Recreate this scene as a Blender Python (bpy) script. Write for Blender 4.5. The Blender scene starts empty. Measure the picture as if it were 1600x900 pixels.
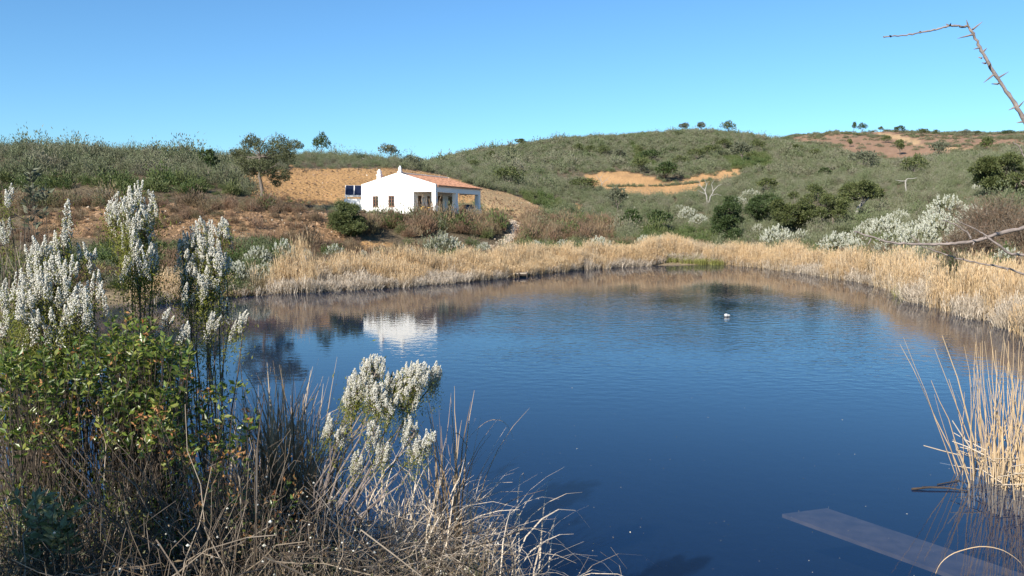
import bpy, math, random
import numpy as np

R_ = math.radians
rng = np.random.default_rng(11)
random.seed(5)
S = bpy.context.scene
COL = S.collection

# ------------------------------------------------------------------ camera, sky, sun, exposure
F_PX = 1305.0
PITCH = math.atan(110 / F_PX)
CAM_Z = 4.0
cd = bpy.data.cameras.new("camera")
cd.sensor_width = 36.0
cd.lens = 36.0 * F_PX / 1600.0
cd.clip_start = 0.05
cd.clip_end = 5000
cam = bpy.data.objects.new("camera", cd)
COL.objects.link(cam)
cam.location = (0, 0, CAM_Z)
cam.rotation_euler = (math.pi / 2 - PITCH, 0, 0)
S.camera = cam

SUN_ELEV = R_(31)
SUN_AZ = R_(214)          # clockwise from +Y: behind the camera, to the left
w = bpy.data.worlds.new("World")
S.world = w
w.use_nodes = True
nt = w.node_tree
bg = nt.nodes["Background"]
sky = nt.nodes.new("ShaderNodeTexSky")
sky.sky_type = 'NISHITA'
sky.sun_disc = False
sky.sun_elevation = SUN_ELEV
sky.sun_rotation = SUN_AZ
sky.air_density = 1.0
sky.dust_density = 0.1
sky.ozone_density = 3.0
tint = nt.nodes.new("ShaderNodeMix"); tint.data_type = 'RGBA'; tint.blend_type = 'MULTIPLY'; tint.inputs[0].default_value = 1
tint.inputs[7].default_value = (.58, .90, 1.12, 1)
nt.links.new(sky.outputs[0], tint.inputs[6])
nt.links.new(tint.outputs[2], bg.inputs[0])
bg.inputs[1].default_value = 0.085

sd = bpy.data.lights.new("sun", 'SUN')
sd.energy = 5.0
sd.angle = R_(0.53)
sd.color = (1.0, 0.93, 0.82)
sun = bpy.data.objects.new("sun", sd)
COL.objects.link(sun)
to_sun = (math.sin(SUN_AZ) * math.cos(SUN_ELEV), math.cos(SUN_AZ) * math.cos(SUN_ELEV), math.sin(SUN_ELEV))
from mathutils import Vector
sun.rotation_euler = Vector(to_sun).to_track_quat('Z', 'Y').to_euler()
sun.location = (-20, -20, 40)

S.view_settings.view_transform = 'Standard'
S.view_settings.look = 'None'
S.view_settings.exposure = 0.8
S.view_settings.gamma = 1.0
S.view_settings.use_curve_mapping = False
S.render.engine = 'CYCLES'
S.cycles.max_bounces = 6
S.cycles.transparent_max_bounces = 6
S.cycles.diffuse_bounces = 3
S.cycles.glossy_bounces = 3
S.cycles.caustics_reflective = False
S.cycles.caustics_refractive = False

# ------------------------------------------------------------------ pixel <-> place
CP, SP = math.cos(PITCH), math.sin(PITCH)
def P(px, py, Y):
    """the point at depth Y (metres ahead of the viewpoint) seen at photo pixel px, py"""
    xc = (np.asarray(px, float) - 800) / F_PX
    v = (450 - np.asarray(py, float)) / F_PX
    ry = CP + v * SP
    t = np.asarray(Y, float) / ry
    return np.stack(np.broadcast_arrays(xc * t, t * ry, CAM_Z + t * (-SP + v * CP)), -1)
def proj(p):
    p = np.asarray(p, float)
    x, y, z = p[..., 0], p[..., 1], p[..., 2] - CAM_Z
    d = y * CP - z * SP
    return 800 + F_PX * x / d, 450 - F_PX * (y * SP + z * CP) / d

# ------------------------------------------------------------------ noise
def _hash(ix, iy, seed):
    h = (ix.astype(np.int64) * 374761393 + iy.astype(np.int64) * 668265263 + seed * 974711) & 0x7fffffff
    h = ((h ^ (h >> 13)) * 1274126177) & 0x7fffffff
    return ((h ^ (h >> 16)) & 0xffff) / 65535.0
def vnoise(x, y, seed=0):
    ix, iy = np.floor(x), np.floor(y)
    fx, fy = x - ix, y - iy
    fx = fx * fx * (3 - 2 * fx); fy = fy * fy * (3 - 2 * fy)
    a = _hash(ix, iy, seed); b = _hash(ix + 1, iy, seed); c = _hash(ix, iy + 1, seed); d = _hash(ix + 1, iy + 1, seed)
    return (a * (1 - fx) + b * fx) * (1 - fy) + (c * (1 - fx) + d * fx) * fy
def fbm(x, y, seed=0, octs=4):
    s = 0; a = 0.5; t = 0
    for i in range(octs):
        s = s + a * vnoise(x, y, seed + i * 17); t += a
        x = x * 2.03 + 13.1; y = y * 2.03 + 7.7; a *= 0.5
    return s / t - 0.5
def inpoly(px, py, poly):
    poly = np.asarray(poly, float)
    r = np.zeros(np.shape(px), bool)
    n = len(poly)
    for i in range(n):
        x0, y0 = poly[i]; x1, y1 = poly[(i + 1) % n]
        if y0 == y1: continue
        c = (py > min(y0, y1)) & (py <= max(y0, y1)) & (px < (x1 - x0) * (py - y0) / (y1 - y0) + x0)
        r ^= c
    return r

# ------------------------------------------------------------------ mesh kit
class MB:
    def __init__(s): s.v = []; s.f = []; s.m = []; s.n = 0
    def add(s, v, f, mat=0):
        v = np.asarray(v, float).reshape(-1, 3); f = np.asarray(f, np.int64)
        s.v.append(v); s.f.append(f + s.n); s.m.append(mat); s.n += len(v)
        return s
    def box(s, x0, x1, y0, y1, z0, z1, mat=0):
        v = [(x, y, z) for z in (z0, z1) for y in (y0, y1) for x in (x0, x1)]
        return s.add(v, [(0, 2, 3, 1), (4, 5, 7, 6), (0, 1, 5, 4), (2, 6, 7, 3), (0, 4, 6, 2), (1, 3, 7, 5)], mat)
    def prism(s, loop, axis, a, b, mat=0):
        """extrude a closed 2D loop between a and b along axis 0/1/2"""
        n = len(loop)
        def pt(q, t):
            l = list(q); l.insert(axis, t); return l
        v = [pt(q, a) for q in loop] + [pt(q, b) for q in loop]
        s.add(v, [[i, (i + 1) % n, n + (i + 1) % n, n + i] for i in range(n)], mat)
        s.add(v[:n], [list(range(n))[::-1]], mat)
        return s.add(v[n:], [list(range(n))], mat)
    def mesh(s, name, mats, smooth=False):
        me = bpy.data.meshes.new(name)
        v = np.concatenate(s.v)
        loops = np.concatenate([f.ravel() for f in s.f])
        cnt = np.concatenate([np.full(len(f), f.shape[1]) for f in s.f])
        mi = np.concatenate([np.full(len(f), m) for f, m in zip(s.f, s.m)])
        me.vertices.add(len(v)); me.vertices.foreach_set("co", v.astype(np.float32).ravel())
        me.loops.add(len(loops)); me.loops.foreach_set("vertex_index", loops.astype(np.int32))
        me.polygons.add(len(cnt))
        st = np.zeros(len(cnt), np.int32); st[1:] = np.cumsum(cnt)[:-1]
        me.polygons.foreach_set("loop_start", st)
        me.polygons.foreach_set("material_index", mi.astype(np.int32))
        me.polygons.foreach_set("use_smooth", np.full(len(cnt), smooth))
        for m in (mats if isinstance(mats, (list, tuple)) else [mats]): me.materials.append(m)
        me.update(calc_edges=True)
        return me
    def build(s, name, mats, parent=None, smooth=False):
        o = bpy.data.objects.new(name, s.mesh(name, mats, smooth))
        COL.objects.link(o)
        if parent is not None: o.parent = parent
        return o
    def copy_from(s, o, M=None, off=(0, 0, 0), k=1.0):
        """append another builder's content, scaled, turned and moved"""
        for v, f, m in zip(o.v, o.f, o.m):
            q = v * k
            if M is not None: q = q @ np.asarray(M).T
            s.v.append(q + np.asarray(off)); s.f.append(f + s.n); s.m.append(m)
        s.n += o.n
        return s

def tag(o, label=None, cat=None, group=None, kind=None):
    if label: o["label"] = label
    if cat: o["category"] = cat
    if group: o["group"] = group
    if kind: o["kind"] = kind
    return o
def empty(name, loc, label=None, cat=None, group=None, rz=0.0):
    o = bpy.data.objects.new(name, None); COL.objects.link(o)
    o.location = [float(a) for a in loc]; o.rotation_euler = (0, 0, rz); o.empty_display_size = 0.3
    return tag(o, label, cat, group)
def copy_tree(o, parent=None):
    c = o.copy(); COL.objects.link(c)
    if parent is not None: c.parent = parent
    for ch in list(o.children): copy_tree(ch, c)
    return c

def unit(a):
    return a / (np.linalg.norm(a, axis=-1, keepdims=True) + 1e-9)
def rdir(n, up=0.0):
    d = rng.normal(size=(n, 3)); d = unit(d); d[:, 2] += up
    return unit(d)
def leaves(mb, c, d, L, W, mat=0, fold=0.25):
    """kite shaped leaves at c, pointing along d"""
    n = len(c); d = unit(d)
    s = unit(np.cross(d, rdir(n))); nn = np.cross(s, d)
    L = np.broadcast_to(L, n)[:, None]; W = np.broadcast_to(W, n)[:, None]
    m = c + d * L * 0.45
    v = np.stack([c, m + s * W * .5 + nn * W * fold, c + d * L, m - s * W * .5 + nn * W * fold], 1)
    f = np.arange(4 * n).reshape(n, 4)
    mb.add(v, f, mat)
def tubes(mb, pts, rad, sides=4, mat=0):
    """many round polylines of equal count: pts (n,k,3), rad (n,k)"""
    pts = np.asarray(pts, float); rad = np.asarray(rad, float)
    if pts.ndim == 2: pts = pts[None]; rad = rad[None]
    n, k, _ = pts.shape
    rad = np.broadcast_to(rad, (n, k))
    t = unit(np.gradient(pts, axis=1))
    mean = unit(pts[:, -1] - pts[:, 0])
    ref = np.zeros((n, 3)); ref[np.arange(n), np.argmin(np.abs(mean), 1)] = 1
    a = unit(np.cross(t, ref[:, None, :])); b = np.cross(t, a)
    an = np.arange(sides) * 2 * np.pi / sides
    ring = pts[:, :, None] + rad[:, :, None, None] * (np.cos(an)[None, None, :, None] * a[:, :, None] + np.sin(an)[None, None, :, None] * b[:, :, None])
    idx = np.arange(n * k * sides).reshape(n, k, sides)
    q = np.stack([idx[:, :-1], np.roll(idx, -1, 2)[:, :-1], np.roll(idx, -1, 2)[:, 1:], idx[:, 1:]], -1).reshape(-1, 4)
    mb.add(ring, q, mat)
def ribbons(mb, pts, wid, side, mat=0):
    """blades: pts (n,k,3), wid (n,k), side (n,3)"""
    n, k, _ = pts.shape
    wid = np.broadcast_to(wid, (n, k))
    s = unit(side)[:, None, :] * wid[:, :, None] * .5
    v = np.stack([pts - s, pts + s], 2)
    idx = np.arange(n * k * 2).reshape(n, k, 2)
    q = np.stack([idx[:, :-1, 0], idx[:, :-1, 1], idx[:, 1:, 1], idx[:, 1:, 0]], -1).reshape(-1, 4)
    mb.add(v, q, mat)
_oct = np.array([(1, 0, 0), (-1, 0, 0), (0, 1, 0), (0, -1, 0), (0, 0, 1), (0, 0, -1)], float)
_octf = np.array([(0, 2, 4), (2, 1, 4), (1, 3, 4), (3, 0, 4), (2, 0, 5), (1, 2, 5), (3, 1, 5), (0, 3, 5)])
def balls(mb, c, r, mat=0, squash=1.0):
    n = len(c); r = np.broadcast_to(r, n)
    a = rng.uniform(0, 6.28, n); ca, sa = np.cos(a)[:, None], np.sin(a)[:, None]
    o = _oct[None] * r[:, None, None]
    o = np.stack([o[..., 0] * ca - o[..., 1] * sa, o[..., 0] * sa + o[..., 1] * ca, o[..., 2] * squash], -1)
    mb.add(c[:, None] + o, (_octf[None] + 6 * np.arange(n)[:, None, None]).reshape(-1, 3), mat)
def curve(a, b, k, sag=0.0, wob=0.0):
    """n polylines from a to b (n,3), bowed upward by sag and jittered"""
    t = np.linspace(0, 1, k)[None, :, None]
    p = a[:, None] * (1 - t) + b[:, None] * t
    p[..., 2] += sag * (4 * t * (1 - t))[..., 0] if np.ndim(sag) == 0 else np.asarray(sag)[:, None] * (4 * t * (1 - t))[..., 0]
    j = rng.normal(size=p.shape) * wob
    j[:, 0] = 0
    return p + j

# ------------------------------------------------------------------ materials
def newmat(name):
    m = bpy.data.materials.new(name); m.use_nodes = True
    n = m.node_tree.nodes; l = m.node_tree.links
    return m, n, l, n["Principled BSDF"]
def ramp(n, stops):
    r = n.new("ShaderNodeValToRGB")
    e = r.color_ramp.elements
    while len(e) < len(stops): e.new(0.5)
    for el, (p, c) in zip(e, stops):
        el.position = p; el.color = (*c, 1)
    return r
def leafmat(name, cols, rough=0.55, trans=0.25, patch=None, patch_scale=0.05, spec=0.3, glob=None):
    """leaf colours run over cols from leaf to leaf; patch tints whole areas of ground cover"""
    m, n, l, b = newmat(name)
    g = n.new("ShaderNodeNewGeometry")
    st = [(i / max(1, len(cols) - 1), c) for i, c in enumerate(cols)]
    r = ramp(n, st); l.new(g.outputs["Random Per Island"], r.inputs[0])
    out = r.outputs[0]
    if patch:
        tx = n.new("ShaderNodeTexNoise"); tx.inputs["Scale"].default_value = patch_scale; tx.inputs["Detail"].default_value = 4
        l.new(g.outputs["Position"], tx.inputs["Vector"])
        oi = n.new("ShaderNodeObjectInfo")
        ad = n.new("ShaderNodeMath"); ad.operation = 'MULTIPLY_ADD'; ad.inputs[1].default_value = 0.5; ad.inputs[2].default_value = -0.25
        l.new(oi.outputs["Random"], ad.inputs[0])
        a2 = n.new("ShaderNodeMath"); l.new(tx.outputs[0], a2.inputs[0]); l.new(ad.outputs[0], a2.inputs[1])
        r2 = ramp(n, patch); l.new(a2.outputs[0], r2.inputs[0])
        mx = n.new("ShaderNodeMix"); mx.data_type = 'RGBA'; mx.inputs[0].default_value = 0.7
        l.new(out, mx.inputs[6]); l.new(r2.outputs[0], mx.inputs[7]); out = mx.outputs[2]
    l.new(out, b.inputs["Base Color"])
    b.inputs["Roughness"].default_value = rough
    b.inputs["Specular IOR Level"].default_value = spec
    if trans > 0:
        t = n.new("ShaderNodeBsdfTranslucent"); l.new(out, t.inputs[0])
        ms = n.new("ShaderNodeMixShader"); ms.inputs[0].default_value = trans
        l.new(b.outputs[0], ms.inputs[1]); l.new(t.outputs[0], ms.inputs[2])
        l.new(ms.outputs[0], n["Material Output"].inputs[0])
    return m
def plain(name, col, rough=0.7, var=0.15, scale=4.0, bump=0.0, metal=0.0, coords="Object"):
    m, n, l, b = newmat(name)
    tc = n.new("ShaderNodeTexCoord")
    tx = n.new("ShaderNodeTexNoise"); tx.inputs["Scale"].default_value = scale; tx.inputs["Detail"].default_value = 6
    l.new(tc.outputs[coords], tx.inputs["Vector"])
    c = np.array(col)
    r = ramp(n, [(0.3, tuple(np.clip(c * (1 - var), 0, 1))), (0.7, tuple(np.clip(c * (1 + var), 0, 1)))])
    l.new(tx.outputs[0], r.inputs[0]); l.new(r.outputs[0], b.inputs["Base Color"])
    b.inputs["Roughness"].default_value = rough; b.inputs["Metallic"].default_value = metal
    if bump:
        bp = n.new("ShaderNodeBump"); bp.inputs["Strength"].default_value = bump; bp.inputs["Distance"].default_value = 0.02
        l.new(tx.outputs[0], bp.inputs["Height"]); l.new(bp.outputs[0], b.inputs["Normal"])
    return m

M = {}
M["scrub"] = leafmat("scrub", [(.10, .105, .06), (.165, .17, .105), (.20, .195, .135)], trans=.12,
    patch=[(.25, (.09, .12, .045)), (.42, (.14, .16, .08)), (.53, (.20, .18, .13)), (.64, (.15, .16, .085)), (.8, (.10, .14, .05))], patch_scale=.06)
M["scrub_green"] = leafmat("scrub_green", [(.05, .085, .02), (.10, .13, .04), (.13, .15, .055)], trans=.2,
    patch=[(.3, (.07, .11, .03)), (.7, (.14, .15, .06))], patch_scale=.08)
M["scrub_brown"] = leafmat("scrub_brown", [(.13, .085, .05), (.22, .14, .085), (.20, .15, .09)], trans=.15,
    patch=[(.25, (.10, .075, .045)), (.42, (.22, .13, .085)), (.55, (.20, .125, .075)), (.65, (.27, .20, .115)), (.8, (.15, .14, .07))], patch_scale=.15)
M["dry_grass"] = leafmat("dry_grass", [(.34, .25, .14), (.46, .36, .21), (.30, .22, .12)], trans=.2,
    patch=[(.3, (.30, .24, .13)), (.7, (.46, .34, .2))], patch_scale=.2)
M["reed"] = leafmat("reed", [(.50, .36, .20), (.64, .48, .28), (.54, .38, .21), (.68, .56, .39)], trans=.25,
    patch=[(.28, (.52, .43, .31)), (.44, (.62, .43, .23)), (.58, (.56, .40, .22)), (.72, (.62, .48, .30))], patch_scale=.22)
M["reed_grey"] = leafmat("reed_grey", [(.46, .38, .28), (.62, .53, .42), (.54, .46, .36), (.34, .27, .19)], trans=.15)
M["reed_dark"] = leafmat("reed_dark", [(.15, .105, .062), (.36, .26, .155), (.24, .165, .10), (.50, .39, .25), (.10, .07, .042)], trans=.1)
M["reed_green"] = leafmat("reed_green", [(.24, .27, .07), (.38, .36, .12), (.30, .32, .09)], trans=.3)
M["oak"] = leafmat("oak", [(.036, .048, .015), (.066, .084, .025), (.10, .12, .038), (.145, .155, .06)], trans=.15)
M["oak_dark"] = leafmat("oak_dark", [(.022, .042, .012), (.045, .07, .02), (.075, .105, .035)], trans=.12)
M["oak_grey"] = leafmat("oak_grey", [(.075, .085, .05), (.12, .13, .08), (.16, .165, .11)], trans=.15)
M["strawberry"] = leafmat("strawberry", [(.032, .062, .012), (.075, .125, .02), (.13, .185, .032), (.26, .27, .055), (.05, .09, .018), (.17, .21, .04)], rough=.35, trans=.28, spec=.5)
M["old_leaf"] = leafmat("old_leaf", [(.30, .10, .04), (.38, .20, .07), (.26, .13, .06)], trans=.2)
M["sage_leaf"] = leafmat("sage_leaf", [(.07, .085, .03), (.13, .15, .06), (.22, .23, .11), (.20, .19, .06)], rough=.4, trans=.15, spec=.5)
M["heath_leaf"] = leafmat("heath_leaf", [(.09, .11, .015), (.16, .18, .025), (.22, .21, .04), (.11, .13, .02)], trans=.2)
M["heath_grey"] = leafmat("heath_grey", [(.10, .115, .06), (.17, .18, .10), (.24, .22, .12)], trans=.15)
M["blossom"] = leafmat("blossom", [(.58, .56, .49), (.74, .72, .65), (.66, .63, .55), (.36, .34, .24), (.70, .68, .61)], rough=.8, trans=.2)
M["blossom_far"] = leafmat("blossom_far", [(.34, .36, .26), (.62, .62, .53), (.50, .50, .41), (.22, .24, .15)], rough=.8, trans=.15)
M["bark"] = plain("bark", (.14, .115, .095), .9, .4, 9, .6)
M["bark_pale"] = plain("bark_pale", (.30, .28, .25), .9, .3, 7, .4)
M["bark_dark"] = plain("bark_dark", (.10, .075, .055), .9, .4, 7, .6)
M["twig"] = plain("twig", (.22, .18, .16), .8, .35, 22, .5)
M["dry_stem"] = leafmat("dry_stem", [(.026, .019, .013), (.07, .051, .035), (.13, .10, .072), (.045, .030, .020), (.26, .21, .155), (.06, .040, .026)], trans=0)  # darkened so the stem colour carries the shade of the near tangle
M["white_wall"] = plain("white_wall", (.80, .79, .76), .8, .03, 1.5)
M["tile"] = plain("tile", (.50, .25, .145), .8, .35, 3.3)
M["ridge_tile"] = plain("ridge_tile", (.70, .56, .46), .85, .2, 6)
M["brown_wood"] = plain("brown_wood", (.17, .07, .035), .6, .3, 8)
M["glass"] = plain("glass", (.02, .022, .025), .08, .1, 3)
M["panel_glass"] = plain("panel_glass", (.012, .016, .035), .15, .2, 3)
M["white_metal"] = plain("white_metal", (.75, .75, .74), .45, .04, 5)
M["concrete"] = plain("concrete", (.42, .38, .33), .9, .15, 6)
M["yellow_plastic"] = plain("yellow_plastic", (.75, .48, .12), .5, .08, 6)
M["white_plastic"] = plain("white_plastic", (.46, .46, .45), .4, .08, 6)
M["car_paint"] = plain("car_paint", (.022, .028, .05), .25, .1, 3)
M["rubber"] = plain("rubber", (.02, .02, .02), .8, .1, 6)
M["chrome"] = plain("chrome", (.55, .55, .56), .3, .05, 6, metal=1)
M["red_lamp"] = plain("red_lamp", (.35, .02, .015), .25, .1, 6)
M["grey_wood"] = plain("grey_wood", (.40, .33, .25), .85, .3, 7, .4)
M["dark_wood"] = plain("dark_wood", (.055, .04, .03), .9, .3, 7, .4)
M["plank"] = plain("plank", (.17, .115, .075), .8, .3, 5)
M["stone"] = plain("stone", (.44, .36, .27), .9, .25, 3)
M["debris"] = plain("debris", (.55, .48, .38), .8, .3, 30)
# ------------------------------------------------------------------ the land
SHORE_PX = [-900, -400, 0, 100, 230, 440, 600, 700, 780, 900, 1000, 1050, 1150, 1250, 1400, 1425, 1500, 1590, 1700, 2000, 2500]
SHORE_Y = [16, 24, 33, 36, 38.7, 44, 47.5, 50.7, 55, 63.7, 68.7, 72.5, 70.5, 61, 46.6, 40, 34.8, 29.8, 24, 16, 11]
def shore(px): return np.interp(px, SHORE_PX, SHORE_Y)
COLS = {
 -400: [(40, 400), (58, 375), (66, 322), (74, 318), (98, 237), (125, 232), (300, 240)],
 0: [(40, 440), (52, 395), (58, 372), (66, 322), (74, 320), (84, 280), (98, 240), (130, 244), (400, 290)],
 150: [(42, 440), (52, 400), (58, 374), (66, 322), (74, 320), (84, 283), (98, 245), (130, 249), (400, 290)],
 300: [(44, 440), (54, 395), (60, 374), (67, 324), (75, 321), (86, 288), (103, 252), (135, 257), (400, 290)],
 400: [(46, 440), (55, 395), (61, 372), (68, 326), (78, 322), (88, 302), (98, 276), (118, 254), (150, 258), (400, 290)],
 470: [(48, 442), (56, 412), (63, 374), (69, 328), (80, 325), (90, 315), (102, 272), (110, 266), (140, 244), (170, 249), (400, 290)],
 570: [(51, 440), (58, 412), (64, 380), (70, 350), (77, 334), (90, 318), (97, 300), (108, 265), (140, 247), (180, 252), (400, 290)],
 640: [(52, 434), (59, 410), (65, 382), (71, 352), (77, 335), (96, 322), (108, 270), (145, 255), (190, 262), (400, 290)],
 700: [(55, 428), (62, 405), (67, 383), (73, 350), (78, 335), (99, 328), (112, 285), (140, 268), (190, 257), (250, 247), (310, 255), (500, 290)],
 760: [(59, 420), (65, 400), (70, 382), (76, 350), (81, 336), (102, 325), (115, 298), (150, 275), (200, 258), (270, 237), (340, 250), (500, 290)],
 820: [(63, 408), (68, 390), (74, 378), (82, 350), (92, 335), (112, 320), (145, 293), (200, 262), (280, 226), (350, 245), (500, 290)],
 900: [(70, 400), (76, 382), (90, 365), (105, 348), (120, 330), (150, 305), (165, 295), (180, 272), (220, 250), (290, 216), (360, 240), (600, 290)],
 1000: [(74, 398), (80, 384), (95, 366), (110, 350), (130, 325), (155, 302), (165, 298), (180, 274), (225, 250), (300, 210), (380, 235), (600, 290)],
 1130: [(78, 396), (82, 380), (95, 365), (110, 345), (130, 322), (160, 298), (170, 293), (185, 270), (230, 245), (300, 204), (380, 230), (600, 280)],
 1210: [(74, 396), (82, 382), (92, 365), (105, 348), (130, 318), (170, 283), (220, 252), (280, 217), (340, 232), (450, 225), (550, 213), (650, 222)],
 1280: [(66, 400), (75, 385), (90, 362), (105, 342), (130, 312), (170, 278), (220, 250), (270, 234), (330, 245), (430, 232), (540, 205), (650, 220)],
 1380: [(55, 408), (62, 392), (75, 368), (90, 345), (110, 320), (150, 285), (200, 267), (240, 261), (300, 264), (380, 260), (540, 206), (650, 220)],
 1460: [(44, 435), (52, 400), (62, 370), (80, 335), (110, 302), (150, 272), (200, 256), (240, 250), (300, 255), (380, 250), (540, 208), (650, 220)],
 1540: [(40, 440), (48, 400), (60, 360), (75, 325), (100, 298), (150, 265), (200, 246), (240, 240), (300, 250), (380, 240), (540, 209), (650, 220)],
 1600: [(38, 445), (46, 400), (58, 355), (75, 318), (100, 292), (150, 258), (200, 240), (240, 234), (300, 246), (400, 235), (540, 206), (650, 220)],
 2000: [(30, 440), (40, 390), (58, 345), (75, 310), (100, 285), (150, 250), (240, 225), (540, 205), (650, 220)],
}
def zpy(Y, py): return float(P(800, py, Y)[2])
GPX = np.arange(-900, 2501, 5.0)
GLY = np.linspace(math.log(0.5), math.log(1500), 430)
GY = np.exp(GLY)
keys = sorted(COLS)
prof = []
for k in keys:
    sy = float(shore(k))
    left = k < 800
    near = [(0.5, 2.4), (2.0, 2.35), (3.2, 2.2 if left else 1.9), (5.0, 1.7 if left else 0.9), (6.5, 1.15 if left else .35), (8.0, .35 if left else .02), (8.8, 0.0 if left else -.3),
            (11, -.9), (14, -1.4), (sy - 8, -1.6), (sy - 2, -.5), (sy, 0.0), (sy + 3, .22)]
    pts = near + [(Y, zpy(Y, py)) for Y, py in COLS[k]]
    pts.append((1500, pts[-1][1] - 8))
    pts = np.array(pts)
    prof.append(np.interp(GLY, np.log(pts[:, 0]), pts[:, 1]))
prof = np.array(prof)                                   # columns x depth
GRID = np.array([np.interp(GPX, keys, prof[:, j]) for j in range(len(GY))])     # depth x px
def gauss(a, s, axis):
    r = int(3 * s); kx = np.exp(-.5 * (np.arange(-r, r + 1) / s) ** 2); kx /= kx.sum()
    pad = [(0, 0), (0, 0)]; pad[axis] = (r, r)
    ap = np.pad(a, pad, mode='edge')
    return np.apply_along_axis(lambda q: np.convolve(q, kx, 'valid'), axis, ap)
far = GY > 75
sm = gauss(GRID, 6, 1)
GRID = np.where(far[:, None], sm, gauss(GRID, 2, 1))
GRID = gauss(GRID, 0.9, 0)
GU = (GPX - 800) / F_PX * CP
GX = GU[None, :] * GY[:, None]
GYY = np.broadcast_to(GY[:, None], GX.shape)

# house frame: origin at the porch corner, local x to the right along the gable, local y away along the porch side
HK = .842                       # the house is a small one
HO = P(681, 334, 80.0)
HZ = float(HO[2])
HANG = -R_(20.4)
hc, hs = math.cos(HANG), math.sin(HANG)
def to_house(x, y):
    dx, dy = x - HO[0], y - HO[1]
    return (dx * hc + dy * hs) / HK, (-dx * hs + dy * hc) / HK
def from_house(lx, ly, lz=0.0):
    lx, ly, lz = lx * HK, ly * HK, lz * HK
    return np.array([HO[0] + lx * hc - ly * hs, HO[1] + lx * hs + ly * hc, HZ + lz])

amp = np.interp(GYY, [1, 9, 40, 60, 120, 300, 600], [.10, .04, .05, .22, .5, 1.6, 3.0])
amp = amp * np.where(GRID < .25, .3, 1)
GRID = GRID + amp * fbm(GX / np.interp(GYY, [5, 60, 300], [.9, 5, 16]), GYY / np.interp(GYY, [5, 60, 300], [.9, 5, 16]), 3)
lx, ly = to_house(GX, GYY)
ddx = np.maximum(np.maximum(-11.5 - lx, lx - 3.0), 0); ddy = np.maximum(np.maximum(-2.2 - ly, ly - 24), 0)
wgt = np.clip(1 - np.hypot(ddx, ddy) / 3.0, 0, 1); wgt = wgt * wgt * (3 - 2 * wgt)
GRID = GRID * (1 - wgt) + (HZ - .12) * wgt

def H(x, y):
    x = np.asarray(x, float); y = np.asarray(y, float)
    px = 800 + x / y / CP * F_PX
    a = np.clip((px - GPX[0]) / 5.0, 0, len(GPX) - 1.001); b = np.clip((np.log(np.maximum(y, .5)) - GLY[0]) / (GLY[1] - GLY[0]), 0, len(GLY) - 1.001)
    i, j = a.astype(int), b.astype(int); fa, fb = a - i, b - j
    return (GRID[j, i] * (1 - fa) + GRID[j, i + 1] * fa) * (1 - fb) + (GRID[j + 1, i] * (1 - fa) + GRID[j + 1, i + 1] * fa) * fb
def G(px, Y):
    """the ground point at photo column px, depth Y"""
    x = (np.asarray(px, float) - 800) / F_PX * CP * np.asarray(Y, float)
    y = np.asarray(Y, float) + 0 * x
    return np.stack([x, y, H(x, y)], -1)
def ground_at(px, py, Y0=15.0, Y1=700.0):
    """first ground point met by the sight line through a photo pixel"""
    Ys = np.exp(np.linspace(math.log(Y0), math.log(Y1), 900))
    q = P(px, py, Ys)
    d = q[:, 2] - H(q[:, 0], q[:, 1])
    hit = np.nonzero(d < 0)[0]
    i = hit[0] if len(hit) else len(Ys) - 1
    return q[i]

# bare ground shown by the photograph: soil and path outlines, with the depths they lie at
SOIL = [
 ("ochre", [(385, 268), (455, 262), (520, 264), (610, 262), (660, 268), (700, 276), (745, 292), (745, 318), (640, 322), (560, 322), (505, 318), (440, 318), (395, 312), (380, 285)], 76, 130),
 ("red", [(40, 340), (120, 322), (300, 320), (420, 326), (505, 332), (535, 352), (545, 372), (500, 382), (380, 378), (200, 372), (60, 372)], 50, 76),
 ("rubble", [(742, 292), (790, 300), (850, 325), (868, 332), (830, 345), (800, 345), (780, 348), (748, 340)], 70, 140),
 ("rubble", [(800, 345), (845, 348), (830, 380), (790, 392), (775, 388), (795, 365)], 60, 95),
 ("sand", [(905, 274), (940, 268), (985, 268), (1020, 277), (1040, 288), (1062, 280), (1105, 273), (1160, 263), (1158, 272), (1130, 284), (1100, 290), (1085, 306), (1040, 308), (985, 306), (950, 302), (925, 292)], 140, 205),
 ("sand", [(884, 316), (905, 318), (920, 332), (900, 334)], 100, 150),
 ("ochre", [(925, 345), (945, 338), (972, 368), (955, 370)], 75, 125),
 ("ochre", [(560, 372), (600, 378), (625, 388), (560, 390)], 50, 75),
 ("red2", [(1225, 222), (1260, 206), (1340, 198), (1420, 204), (1490, 210), (1560, 205), (1640, 200), (1640, 232), (1560, 236), (1500, 238), (1460, 244), (1420, 256), (1380, 264), (1340, 252), (1300, 238), (1250, 226)], 300, 700),
 ("track", [(1370, 206), (1395, 209), (1442, 222), (1440, 228), (1400, 219), (1372, 210)], 300, 700),
 ("track", [(1460, 228), (1520, 232), (1530, 238), (1460, 234)], 300, 700),
 ("track", [(1542, 236), (1566, 235), (1566, 247), (1548, 246)], 150, 700),
 ("green", [(985, 222), (1000, 235), (1030, 262), (990, 262)], 150, 300),
 ("green", [(1140, 255), (1190, 246), (1200, 258), (1160, 266)], 150, 300),
]
SOILC = {"ochre": (.44, .26, .115), "red": (.265, .165, .09), "rubble": (.42, .29, .155), "sand": (.52, .31, .145), "red2": (.30, .19, .125), "track": (.50, .34, .19), "green": (.13, .16, .05)}
def soil_at(x, y, z, jit=0.0):
    px, py = proj(np.stack([x, y, z], -1))
    if np.ndim(jit): px = px + jit; py = py + jit * .5
    r = np.full(np.shape(px), -1)
    for i, (nm, poly, a, b) in enumerate(SOIL):
        r[(y > a) & (y < b) & inpoly(px, py, poly)] = i
    return r

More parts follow.
